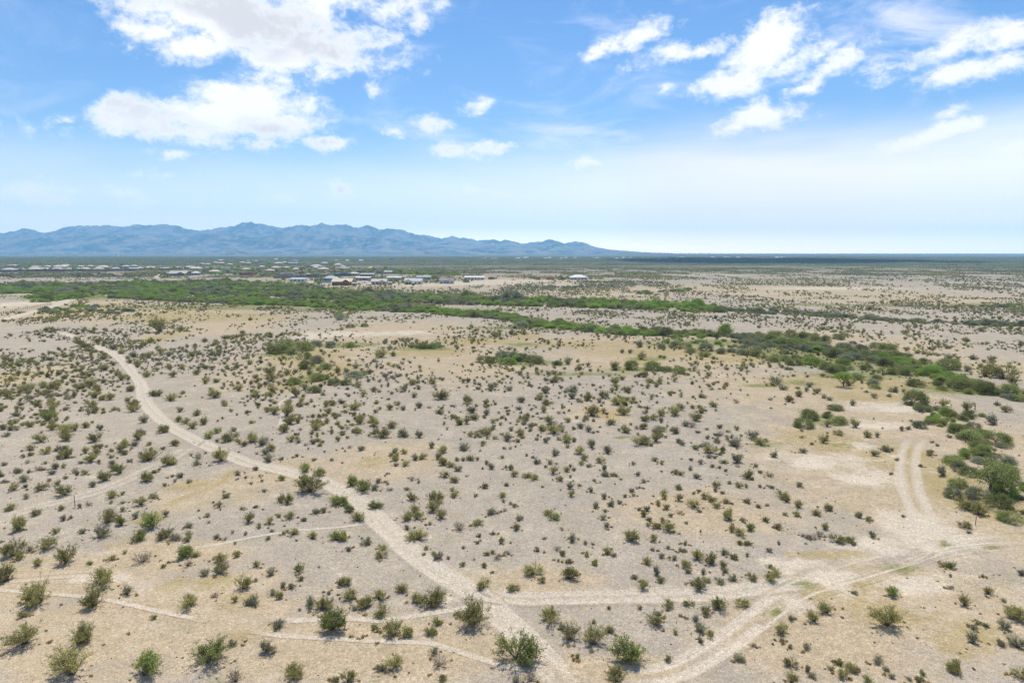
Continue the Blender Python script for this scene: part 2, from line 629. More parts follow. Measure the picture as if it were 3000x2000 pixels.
OCHREZ = [(2250, 1050, 220, 16), (2550, 1120, 260, 26), (2000, 1030, 300, 14), (1400, 1000, 120, 12), (1700, 1010, 200, 10), (2850, 1450, 130, 110), (950, 1090, 120, 30), (600, 930, 250, 14), (2400, 1280, 100, 25), (560, 1420, 80, 16), (440, 1520, 50, 12), (640, 1700, 60, 22), (700, 1760, 60, 20), (520, 1710, 50, 22), (690, 1870, 50, 24), (350, 1590, 40, 12), (2430, 1620, 110, 14), (2700, 1340, 60, 50), (2560, 1330, 50, 14), (2610, 1360, 70, 16),
          (2390, 1735, 45, 22), (2590, 1790, 110, 40), (2810, 1900, 70, 26), (2880, 1850, 80, 30), (2900, 1470, 70, 40), (2540, 1710, 50, 20), (1085, 1350, 40, 16), (1790, 1215, 45, 16), (900, 1045, 100, 24), (870, 1120, 70, 26), (1280, 1030, 90, 14),
          (2450, 1310, 60, 12), (1880, 1060, 60, 12), (2560, 1160, 120, 14), (2880, 1140, 120, 20), (2380, 1010, 80, 12), (460, 990, 50, 14), (480, 920, 90, 10), (250, 905, 120, 14), (20, 1110, 70, 10), (2600, 1060, 140, 16), (1200, 1030, 60, 16), (1540, 985, 50, 10)]
GRASSZ = [(2300, 1030, 160, 16), (2450, 1060, 160, 20), (2650, 1090, 160, 20), (2820, 1140, 140, 16), (2050, 1005, 160, 12), (1550, 1062, 90, 8), (1900, 1082, 120, 7), (700, 900, 350, 8), (300, 870, 250, 10), (1100, 905, 300, 6), (1600, 960, 200, 6), (1700, 1095, 150, 5), (620, 1985, 100, 16), (890, 1115, 30, 16), (830, 1038, 60, 8), (925, 1078, 35, 8), (1010, 1010, 90, 8), (1250, 1022, 70, 6), (1540, 1066, 50, 7), (2250, 1300, 60, 8), (2395, 1225, 35, 22), (2470, 1300, 25, 8), (2640, 1660, 60, 12), (2760, 1590, 30, 12),
          (2350, 1712, 45, 10), (2270, 1790, 20, 10), (2350, 1122, 40, 8), (1900, 1050, 60, 6), (2230, 1128, 60, 6), (2620, 895, 140, 4), (2400, 893, 120, 3), (2880, 895, 110, 6), (2500, 1100, 120, 12), (2700, 1075, 90, 12), (1530, 1010, 40, 6), (2850, 1480, 40, 14), (1830, 1278, 30, 5), (705, 1345, 20, 6), (990, 1460, 30, 8), (2900, 1600, 30, 8)]


def world_ellipses(lst):
    out = []
    for px, py, rx, ry in lst:
        x, y = G(px, py)
        x1 = G(px + rx, py)[0]
        ya, yb = G(px, py - ry)[1], G(px, py + ry)[1]
        out.append((x, (ya + yb) / 2, abs(x1 - x), abs(ya - yb) / 2))
    return out


ZE = [world_ellipses(z) for z in (TANZ, WHITEZ, OCHREZ, GRASSZ)]


def zones(x, y):
    x, y = np.asarray(x, float), np.asarray(y, float)
    res = []
    for lst in ZE:
        m = np.zeros_like(x)
        for cx, cyy, rx, ry in lst:
            sel = (np.abs(x - cx) < rx * 1.7) & (np.abs(y - cyy) < ry * 1.7)
            if not sel.any():
                continue
            d = np.sqrt(((x[sel] - cx) / rx) ** 2 + ((y[sel] - cyy) / ry) ** 2)
            m[sel] = np.maximum(m[sel], np.clip(1.25 - .75 * d, 0, 1))
        res.append(m)
    far = sstep(420, 1700, y) * .92
    return res + [far]


def set_attr(me, name, arr):
    a = me.attributes.new(name, 'FLOAT_COLOR', 'POINT')
    a.data.foreach_set('color', np.asarray(arr, np.float32).ravel())


def put_zones(me, x, y, road=None, rut=None, ochre=None):
    t, w_, o, g_, f = zones(x, y)
    if ochre is not None:
        o = np.maximum(o, ochre)
    z = np.zeros_like(t)
    set_attr(me, 'zone', np.stack([t, w_, o, np.ones_like(t)], 1))
    set_attr(me, 'zone2', np.stack([g_, f, z if road is None else road, z if rut is None else rut], 1))


def axis_steps(core0, core1, step, grow, lo, hi):
    c = list(np.arange(core0, core1 + 1e-6, step))
    s, v = step, c[-1]
    while v < hi:
        s *= grow
        v += s
        c.append(v)
    s, v, pre = step, core0, []
    while v > lo:
        s *= grow
        v -= s
        pre.append(v)
    return np.array(pre[::-1] + c)


def make_ground():
    xs = axis_steps(-150, 150, 1.75, 1.045, -12500, 12500)
    ys = axis_steps(-10, 262, 1.75, 1.045, -600, 12800)
    X, Y = np.meshgrid(xs, ys)
    x, y = X.ravel(), Y.ravel()
    V = np.stack([x, y, hgt(x, y)], 1)
    nx, ny = len(xs), len(ys)
    i = np.arange(nx * ny).reshape(ny, nx)
    Fq = np.stack([i[:-1, :-1], i[:-1, 1:], i[1:, 1:], i[1:, :-1]], -1).reshape(-1, 4)
    me = mesh_np('ground', V, Fq, [M_GROUND], smooth=True)
    put_zones(me, x, y)
    o = link('ground', me)
    tag(o, 'pale gravelly desert plain reaching to the horizon', 'ground', kind='structure')


make_ground()

# ------------------------------------------------------------------ roads and paths
ROADS = []      # (world polyline, half width) for keeping bushes off


def catmull(pts, step=1.2):
    P = np.array(pts, float)
    P = np.vstack([2 * P[0] - P[1], P, 2 * P[-1] - P[-2]])
    out = []
    for i in range(1, len(P) - 2):
        d = np.linalg.norm(P[i + 1] - P[i])
        n = max(2, int(d / step))
        for k in range(n):
            t = k / n
            out.append(.5 * ((2 * P[i]) + (-P[i - 1] + P[i + 1]) * t + (2 * P[i - 1] - 5 * P[i] + 4 * P[i + 1] - P[i + 2]) * t * t + (-P[i - 1] + 3 * P[i] - 3 * P[i + 1] + P[i + 2]) * t ** 3))
    out.append(P[-2])
    return np.array(out)


def road(name, label, pix, width, strength=1.0, ruts=1.0, lift=.02, fade=.08, clear=1.15, step=1.2):
    pts = catmull([G(*p) for p in pix], step)
    ROADS.append((pts, width / 2 * clear))
    tg = np.gradient(pts, axis=0)
    tg /= np.linalg.norm(tg, axis=1)[:, None] + 1e-9
    nr = np.stack([tg[:, 1], -tg[:, 0]], 1)
    na = 17
    u = np.linspace(-1.5, 1.5, na)
    wob = 1 + .25 * (vnoise(np.arange(len(pts)) * .13, np.zeros(len(pts)), 5) - .5)
    X = pts[:, None, 0] + nr[:, None, 0] * u[None] * (width / 2) * wob[:, None]
    Y = pts[:, None, 1] + nr[:, None, 1] * u[None] * (width / 2) * wob[:, None]
    x, y = X.ravel(), Y.ravel()
    bz = lift + .012 + ruts * (.05 * np.exp(-((np.abs(u) - 1.02) / .14) ** 2) - .03 * np.exp(-((np.abs(u) - .55) / .2) ** 2))
    bz[[0, -1]] = -.04
    z = hgt(x, y) + np.tile(bz, len(pts))
    i = np.arange(len(pts) * na).reshape(len(pts), na)
    Fq = np.stack([i[:-1, :-1], i[1:, :-1], i[1:, 1:], i[:-1, 1:]], -1).reshape(-1, 4)
    me = mesh_np(name, np.stack([x, y, z], 1), Fq, [M_GROUND], smooth=True)
    au = np.abs(u)
    prof = sstep(1.28, .82, au)
    rut = np.exp(-((au - .55) / .2) ** 2)
    mid = 1 - .8 * ruts * np.exp(-(au / .26) ** 2)
    s = np.linspace(0, 1, len(pts))
    en = np.clip(np.minimum(s, 1 - s) / fade, 0, 1) if fade > 0 else np.ones_like(s)
    vary = .75 + .5 * vnoise(np.arange(len(pts)) * .05, np.ones(len(pts)), 8)
    rm = (prof * mid)[None] * (en * strength * np.clip(vary, .6, 1.05))[:, None]
    rt = (rut * ruts)[None] * (en * strength)[:, None]
    och = np.tile(sstep(1.3, .3, au) * 1.3, len(pts)) * np.repeat(en, na) if name == 'gully' else None
    put_zones(me, x, y, rm.ravel(), rt.ravel(), och)
    o = link(name, me)
    tag(o, label, 'path' if 'path' in name else 'gully' if 'gully' in name else 'road', kind='structure')
    return o


MAIN = [(1730, 2100), (1655, 2000), (1600, 1930), (1545, 1873), (1490, 1820), (1440, 1775), (1400, 1740), (1355, 1712), (1310, 1688), (1255, 1652), (1200, 1610), (1150, 1560), (1105, 1520), (1070, 1486),
        (1035, 1455), (990, 1430), (930, 1403), (860, 1384), (800, 1370), (733, 1357), (690, 1340), (638, 1318), (574, 1289), (510, 1256), (472, 1228), (443, 1200), (424, 1172), (418, 1145), (409, 1117), (385, 1087), (360, 1059), (335, 1037), (303, 1024), (268, 1009), (239, 996), (204, 982), (172, 971)]
road('dirt_road', 'main pale dirt road winding from the bottom edge to the far left', MAIN, 2.5, 1.0, .55, .024, .03)
road('dirt_road', 'faint dirt road running right from the fork to the right-hand tracks', [(1385, 1728), (1440, 1742), (1520, 1749), (1620, 1749), (1720, 1746), (1850, 1742), (2000, 1740), (2100, 1734), (2200, 1722), (2270, 1713), (2330, 1705), (2390, 1700)], 2.4, .72, .5, .020, .12)
R3 = [(1690, 1985), (1760, 1968), (1850, 1975), (1930, 1972), (2010, 1946), (2080, 1905), (2150, 1860), (2220, 1806), (2290, 1756), (2350, 1722), (2450, 1690), (2560, 1655), (2650, 1627), (2720, 1605), (2800, 1588), (2900, 1580), (3060, 1570)]
road('dirt_track', 'wide two-rut track crossing the lower right diagonally', R3, 2.6, .8, 1.0, .016, .15)
road('dirt_track', 'outer wheel track curving beside the diagonal two-rut track', [(2240, 1830), (2310, 1780), (2370, 1745), (2470, 1712), (2580, 1680), (2680, 1645), (2770, 1618), (2880, 1604), (3020, 1598)], 1.3, .3, .4, .012, .3)
road('dirt_track', 'two-rut track climbing from the right junction past the green umbrella tree', [(2400, 1706), (2500, 1675), (2590, 1645), (2660, 1618), (2705, 1585), (2714, 1550), (2702, 1510), (2684, 1470), (2668, 1430), (2660, 1380), (2662, 1335), (2672, 1305), (2690, 1280), (2715, 1258)], 3.0, .62, .8, .020, .2)
road('dirt_track', 'single wheel track slanting left of the right-hand junction', [(2660, 1560), (2620, 1530), (2575, 1490), (2540, 1462)], .5, .6, 0, .014, .2)
road('dirt_track', 'faint dirt track joining the main road from the left edge', [(-60, 1535), (0, 1519), (127, 1479), (255, 1447), (361, 1408), (430, 1375), (478, 1355), (520, 1330), (552, 1308), (572, 1292)], 2.4, .5, .6, .018, .12)
road('dirt_track', 'curved tyre mark sweeping through bare soil at the lower left', [(-40, 1712), (100, 1697), (220, 1686), (320, 1684), (380, 1702), (415, 1735), (430, 1775)], .6, .5, 0, .012, .15)
road('dirt_track', 'second curved tyre mark inside the sweep at the lower left', [(-40, 1702), (90, 1685), (220, 1674), (335, 1672), (402, 1694), (440, 1732), (455, 1775)], .6, .4, 0, .010, .15)
road('gully', 'ochre dry gully left of the main road', [(700, 1365), (674, 1383), (649, 1413), (596, 1438), (543, 1457), (500, 1476), (468, 1500), (425, 1521), (383, 1540)], 1.4, .0, 1.0, .010, .1)
road('footpath', 'thin trail meeting the main road above the fork', [(560, 1608), (650, 1592), (734, 1574), (861, 1553), (1000, 1541), (1068, 1531), (1095, 1520)], .5, .8, 0, .014, .1)
road('footpath', 'trail leading left from the big bush at the fork', [(1385, 1768), (1340, 1780), (1255, 1792), (1170, 1805), (1106, 1812), (1021, 1805), (936, 1809), (861, 1814), (760, 1810)], .7, .8, 0, .014, .1)
road('footpath', 'lowest trail joining the main road near the bottom edge', [(720, 1848), (819, 1858), (1000, 1866), (1128, 1873), (1244, 1877), (1287, 1886), (1383, 1916), (1489, 1948), (1610, 1963)], .55, .85, 0, .014, .1)
road('footpath', 'thin trail entering from the left edge between the low bushes', [(-40, 1726), (0, 1729), (149, 1739), (234, 1746), (319, 1758), (425, 1782), (500, 1799), (610, 1822)], .5, .8, 0, .014, .1)
road('footpath', 'faint trail across the middle of the plain', [(760, 1262), (900, 1240), (1040, 1205), (1082, 1203), (1196, 1247), (1276, 1253), (1400, 1258), (1560, 1254)], .5, .45, 0, .014, .1)
road('footpath', 'short crooked trail in the centre right', [(1682, 1247), (1691, 1291), (1672, 1326), (1659, 1352)], .5, .45, 0, .014, .15)
road('footpath', 'long faint trail across the centre right scrub', [(1750, 1284), (1819, 1288), (2010, 1291), (2106, 1310), (2202, 1342), (2300, 1372)], .5, .45, 0, .014, .1)
road('footpath', 'pale trail winding down from the green clump left of centre', [(900, 1135), (840, 1165), (815, 1185), (828, 1200), (822, 1240), (800, 1258)], .8, .7, 0, .014, .1)
road('dirt_road', 'sandy road along the wire fence at the far left', [(-60, 952), (0, 938), (48, 926), (128, 906), (175, 890), (215, 874), (250, 866), (300, 858)], 5.5, .8, .3, .02, .06, step=3)
road('dirt_road', 'pale road through the building plots of the village', [(800, 838), (950, 840), (1100, 838), (1250, 838), (1400, 829), (1560, 826), (1750, 823), (1900, 822)], 11, .75, .2, .02, .1, step=6)
road('dirt_road', 'pale graded road beyond the trees at the right', [(1500, 850), (1650, 858), (1800, 862), (2000, 858), (2200, 860), (2500, 866)], 8, .6, .3, .02, .1, step=6)
road('dirt_road', 'grey paved road rising into the left end of the village', [(455, 817), (470, 806), (490, 799), (512, 794)], 9, .9, 0, .02, .1, step=6)
road('dirt_road', 'thin pale road between the wash trees and the village', [(0, 820), (120, 818), (300, 819), (480, 819), (640, 818), (720, 818)], 6, .7, 0, .02, .1, step=6)
road('dirt_road', 'light road beyond the grey wash at the right', [(2150, 975), (2330, 972), (2500, 979), (2620, 984), (2800, 990)], 2.5, .6, .3, .02, .1, step=3)

# ------------------------------------------------------------------ mountains
M_ROCK = None


def make_mountains():
    t = NT('mountain_rock')
    g = t.n('ShaderNodeNewGeometry')
    P = g.outputs['Position']
    a = t.noise(P, .0035, 7, .68)
    b_ = t.noise(P, .012, 5, .65)
    c = t.mix(t.smooth(a, .42, .58), (.165, .14, .11), (.018, .026, .022))
    c = t.mix(t.smooth(b_, .5, .7), c, (.27, .22, .17))
    d = t.n('ShaderNodeBsdfDiffuse')
    t.l(c, d.inputs[0])
    rock = t.out(d.outputs[0])
    k = .6378
    prof = [(-200, 1075), (-100, 1066), (0, 1072), (30, 1074), (120, 1058), (210, 1072), (320, 1045), (400, 1040), (480, 1033), (600, 1040), (680, 1036), (740, 1028), (790, 1034), (850, 1054), (950, 1058), (1040, 1045), (1130, 1026), (1190, 1030), (1290, 1048), (1380, 1036), (1440, 1034),
            (1480, 1024), (1530, 1038), (1590, 1031), (1650, 1048), (1690, 1037), (1740, 1052), (1850, 1058), (1930, 1078), (2030, 1098), (2070, 1086), (2130, 1093), (2200, 1108), (2270, 1098), (2300, 1108), (2320, 1103),
            (2392, 1120), (2452, 1117), (2490, 1110), (2522, 1101), (2560, 1108), (2592, 1118), (2642, 1109), (2682, 1113), (2732, 1137), (2792, 1147), (2860, 1153), (2930, 1158), (3000, 1162)]
    D = 11000.0
    rx, rz = [], []
    for tx, ty in prof:
        x, y, z = ray(tx * k, ty * k)
        rx.append(x / y * D)
        rz.append(CAM_H + z / y * D)
    xs = np.linspace(rx[0], rx[-1], 900)
    ys = np.linspace(7600, 12800, 190)
    X, Y = np.meshgrid(xs, ys)
    R = np.interp(X, rx, rz)
    R = R * (1 + 0.26 * (fbm(X / 260, X * 0 + 3.3, 5, 91, .62) - .5) * np.clip((R - 20) / 60, 0, 1)) + 12 * (fbm(X / 70, X * 0 + 8.1, 3, 93, .6) - .5) * np.clip((R - 20) / 60, 0, 1)
    Rs = R + 0.0
    # long alluvial apron, then spurs that run down from the crest
    tt = (Y - 7600) / (D - 7600)
    front = np.clip(tt, 0, 1)
    back = np.clip(1 - (Y - D) / 1800, 0, 1)
    warp = (fbm(X / 1100, Y / 1100, 3, 21) - .5) * 700
    sp = 1 - np.abs(2 * fbm((X + warp) / 520, (Y + warp * .5) / 1150, 5, 31, .55) - 1)
    sp2 = 1 - np.abs(2 * fbm((X - warp) / 190, Y / 300, 4, 41, .6) - 1)
    shape = .06 * front + .94 * sstep(.28, 1.0, front) ** 1.15
    lump = .36 + 2.1 * (sp - .55) + .3 * (sp2 - .5)
    w_ = sstep(.22, .45, front) * (1 - sstep(.90, .995, front))
    hgtm = Rs * shape * (1 - w_ + w_ * np.clip(.55 + lump, .35, 1.45)) * back
    hgtm = np.where(Y > D, Rs * sstep(0, 1, back) * (.9 + .2 * (sp2 - .5)) * np.where(Y - D < 200, 1, .93), hgtm)
    cap = np.maximum(Rs * (Y / D) * (.66 + .34 * sstep(.86, 1.0, front)), 0)
    hgtm = np.minimum(hgtm, np.where(np.abs(Y - D) < 60, Rs, cap))
    hgtm += sp2 * 7 * (front > .3)
    Z = hgtm - 6 + 6 * front
    V = np.stack([X.ravel(), Y.ravel(), Z.ravel()], 1)
    nx, ny = len(xs), len(ys)
    i = np.arange(nx * ny).reshape(ny, nx)
    Fq = np.stack([i[:-1, :-1], i[:-1, 1:], i[1:, 1:], i[1:, :-1]], -1).reshape(-1, 4)
    o = link('mountain_range', mesh_np('mountain_range', V, Fq, [rock], smooth=False))
    tag(o, 'long hazy blue desert mountain range on the left horizon', 'mountains', kind='structure')
    # dark foothill in front of the range
    for px, py, rxm, h in ((690, 735, 330, 85), (1240, 742, 240, 40)):
        xx = px / 1.0
        dx, dy, dz = ray(xx, py)
        cx, cyy = dx / dy * 7900, 7900
        n = 46
        u = np.linspace(-1, 1, n)
        U, Vv = np.meshgrid(u, u)
        r = np.sqrt(U ** 2 + Vv ** 2)
        Zh = h * np.clip(1 - r, 0, 1) ** 1.1 * (.65 + .7 * fbm(U * 4, Vv * 4, 4, int(px))) - 3
        ii = np.arange(n * n).reshape(n, n)
        Fh = np.stack([ii[:-1, :-1], ii[:-1, 1:], ii[1:, 1:], ii[1:, :-1]], -1).reshape(-1, 4)
        oo = link('foothill', mesh_np('foothill', np.stack([(cx + U * rxm).ravel(), (cyy + Vv * 300).ravel(), Zh.ravel()], 1), Fh, [rock]))
        tag(oo, 'small dark foothill in front of the blue range', 'hill', kind='structure')


make_mountains()

# ------------------------------------------------------------------ plant shapes (unit width)


def tris_at(rng, P, size, up=.35):
    n = len(P)
    a = rng.normal(size=(n, 3))
    a /= np.linalg.norm(a, axis=1)[:, None]
    b = rng.normal(size=(n, 3))
    b[:, 2] += up
    b -= a * (a * b).sum(1)[:, None]
    b /= np.linalg.norm(b, axis=1)[:, None] + 1e-9
    s = size * rng.uniform(.6, 1.4, (n, 1))
    V = np.stack([P - a * s * .5, P + a * s * .5, P + b * s * 1.1], 1).reshape(-1, 3)
    return V, np.arange(3 * n).reshape(n, 3)


def tube(path, r0, r1, sides=3):
    path = np.asarray(path, float)
    n = len(path)
    d = np.gradient(path, axis=0)
    d /= np.linalg.norm(d, axis=1)[:, None] + 1e-9
    ref = np.where(np.abs(d[:, 2:3]) > .9, np.array([[1., 0, 0]]), np.array([[0, 0, 1.]]))
    e1 = np.cross(d, ref)
    e1 /= np.linalg.norm(e1, axis=1)[:, None] + 1e-9
    e2 = np.cross(d, e1)
    r = np.linspace(r0, r1, n)[:, None]
    V = []
    for k in range(sides):
        an = 2 * math.pi * k / sides
        V.append(path + r * (math.cos(an) * e1 + math.sin(an) * e2))
    V = np.stack(V, 1).reshape(-1, 3)
    i = np.arange(n * sides).reshape(n, sides)
    j = np.roll(i, -1, 1)
    F = np.stack([i[:-1], j[:-1], j[1:], i[1:]], -1).reshape(-1, 4)
    return V, F


def cat(parts):
    V, F, o = [], [], 0
    for v, f in parts:
        V.append(v)
        F.append(f + o)
        o += len(v)
    return np.vstack(V), np.vstack(F)


def bush(seed, stems=30, spread=58, branches=4, per=12, leaf=.042, height=.78, bare=.35, stemr=.009, dens_bias=1.0):
    rng = np.random.default_rng(seed)
    T, LP = [], []
    lean = rng.uniform(-.12, .12, 2)
    # a few main lobes make the outline uneven
    lob = rng.uniform(0, 2 * math.pi, 4)
    lobr = rng.uniform(.75, 1.12, 4)
    for s in range(stems):
        k = rng.integers(0, 4)
        ph = lob[k] + rng.normal(0, .55)
        ti = math.radians(spread) * math.sqrt(rng.uniform(0.02, 1))
        Ln = height * rng.uniform(.72, 1.18) * lobr[k] * (1 - .12 * ti)
        d = np.array([math.sin(ti) * math.cos(ph) + lean[0], math.sin(ti) * math.sin(ph) + lean[1], math.cos(ti)])
        d /= np.linalg.norm(d)
        base = np.array([rng.normal(0, .035), rng.normal(0, .035), -.02])
        side = rng.normal(size=3) * .06
        p1 = base + d * Ln * .5 + side + np.array([0, 0, .03])
        p2 = base + d * Ln
        T.append(tube([base, p1, p2], stemr, stemr * .35))
        for b in range(branches):
            t = rng.uniform(bare, 1)
            q = p1 + (p2 - p1) * (t - .5) * 2 if t > .5 else base + (p1 - base) * t * 2
            bd = d + rng.normal(0, .55, 3)
            bd /= np.linalg.norm(bd)
            bl = rng.uniform(.08, .2)
            if b % 2 == 0:
                T.append(tube([q, q + bd * bl], stemr * .45, stemr * .2))
            m = int(per * dens_bias * rng.uniform(.5, 1.5))
            u = rng.uniform(.15, 1.1, (m, 1))
            LP.append(q + bd * bl * u + rng.normal(0, .022, (m, 3)))
    LP = np.vstack(LP)
    LP[:, 2] = np.maximum(LP[:, 2], .02)
    leaves = tris_at(rng, LP, leaf)
    return cat(T), leaves


def tree(seed, clumps=75, per=42, leaf=.03, low=.05, height=.62, trunk=.15, limbs=6, rad=.085, trunk_r=.03, flat=.7):
    """crown of leaf clumps carried on forking limbs; unit crown width"""
    rng = np.random.default_rng(seed)
    T, LP = [], []
    fork = np.array([rng.normal(0, .02), rng.normal(0, .02), trunk])
    T.append(tube([(0, 0, -.03), fork * [1.5, 1.5, .5], fork], trunk_r * 1.25, trunk_r, 6))
    ends = []
    for l in range(limbs):
        ph = 2 * math.pi * (l + rng.uniform(-.3, .3)) / limbs
        r = rng.uniform(.16, .34)
        e = np.array([r * math.cos(ph), r * math.sin(ph), rng.uniform(.5, .85) * height])
        m = fork + (e - fork) * .5 + np.array([0, 0, -.02]) + rng.normal(0, .025, 3)
        T.append(tube([fork, m, e], trunk_r * .62, trunk_r * .25, 4))
        ends.append((m, e))
        for q in range(3):
            ph2 = ph + rng.normal(0, .6)
            e2 = m + np.array([math.cos(ph2) * .18, math.sin(ph2) * .18, rng.uniform(.0, .2) * height])
            T.append(tube([m, e2], trunk_r * .3, trunk_r * .12, 3))
    lob = rng.uniform(0, 2 * math.pi, 5)
    lr = rng.uniform(.72, 1.1, 5)
    C = []
    for c in range(clumps):
        k = rng.integers(0, 5)
        ph = lob[k] + rng.normal(0, .6)
        el_ = math.asin(rng.uniform(0 if low > .2 else -.15, 1))
        rr = rng.uniform(.55, 1.0) ** .6 * lr[k] * .44
        z = low + (height - low) * (.12 + .86 * max(0, math.sin(el_)) ** flat * (rng.uniform(.75, 1.08)))
        C.append((rr * math.cos(el_) ** .7 * math.cos(ph), rr * math.cos(el_) ** .7 * math.sin(ph), z))
    for c in C:
        m = int(per * rng.uniform(.5, 1.5))
        s = rad * rng.uniform(.6, 1.25)
        LP.append(np.array(c) + rng.normal(0, 1, (m, 3)) * [s, s, s * .6])
    LP = np.vstack(LP)
    LP[:, 2] = np.maximum(LP[:, 2], .015)
    # twigs so that no clump hangs free
    for c in C[::2]:
        m, e = ends[rng.integers(0, len(ends))]
        j = min(range(len(ends)), key=lambda q: np.linalg.norm(ends[q][1] - np.array(c)))
        T.append(tube([ends[j][0], (ends[j][1] + np.array(c)) / 2, np.array(c)], trunk_r * .22, trunk_r * .08, 3))
    T = [(v, f) for v, f in T]
    return cat(T), tris_at(rng, LP, leaf, .2)


def bare_tree(seed):
    rng = np.random.default_rng(seed)
    T = []

    def grow(p, d, ln, r, lev):
        q = p + d * ln
        T.append(tube([p, (p + q) / 2 + rng.normal(0, ln * .06, 3), q], r, r * .6, 5 if lev < 2 else 3))
        if lev >= 4:
            return
        for k in range(3 if lev < 3 else 2):
            nd = d + rng.normal(0, .62, 3) + np.array([0, 0, .12])
            nd /= np.linalg.norm(nd)
            grow(q, nd, ln * rng.uniform(.6, .85), r * .58, lev + 1)
    grow(np.array([0, 0, -.03]), np.array([.1, 0, 1.]), .2, .04, 0)
    return cat(T)


NV = 6
CREO = [bush(100 + i, stems=64 + 8 * (i % 3), spread=52 + 3 * i, branches=6, per=13, leaf=.028, height=.82 - .05 * (i % 4), bare=.42, stemr=.0075) for i in range(NV)]
SHRUB = [bush(200 + i, stems=60, spread=52 + 4 * i, branches=5, per=10, leaf=.029, height=.70 - .03 * i, bare=.34, stemr=.008) for i in range(NV)]
TWIG = [bush(300 + i, stems=40, spread=64, branches=3, per=6, leaf=.036, height=.66, bare=.4, stemr=.011) for i in range(3)]
MESQ = [tree(400 + i, clumps=150, per=44, leaf=.021, low=.0, height=.36 + .03 * (i % 3), trunk=.03, limbs=8, rad=.062, trunk_r=.012) for i in range(NV)]
UMBR = [tree(500 + i, clumps=90, per=42, leaf=.026, low=.30, height=.66, trunk=.2, limbs=7, rad=.07, trunk_r=.026, flat=.6) for i in range(3)]
LOD = [bush(600 + i, stems=9, spread=60, branches=3, per=4, leaf=.15, height=.7, stemr=.02) for i in range(NV)]
LODT = [tree(700 + i, clumps=34, per=11, leaf=.085, low=.02, height=.62, trunk=.06, limbs=4, rad=.08, trunk_r=.02) for i in range(4)]
_mesh_cache = {}


def part_mesh(kind, shape, i, part, mat):
    key = (kind, i, part, mat.name)
    if key not in _mesh_cache:
        V, F = shape[part]
        _mesh_cache[key] = mesh_np(('stems', 'foliage')[part], V, F, [mat])
    return _mesh_cache[key]


def joined_mesh(name, shape, m0, m1):
    (v0, f0), (v1, f1) = shape
    return mesh_np(name, np.vstack([v0, v1]), [f0, f1 + len(v0)], [m0, m1], [0] * len(f0) + [1] * len(f1))


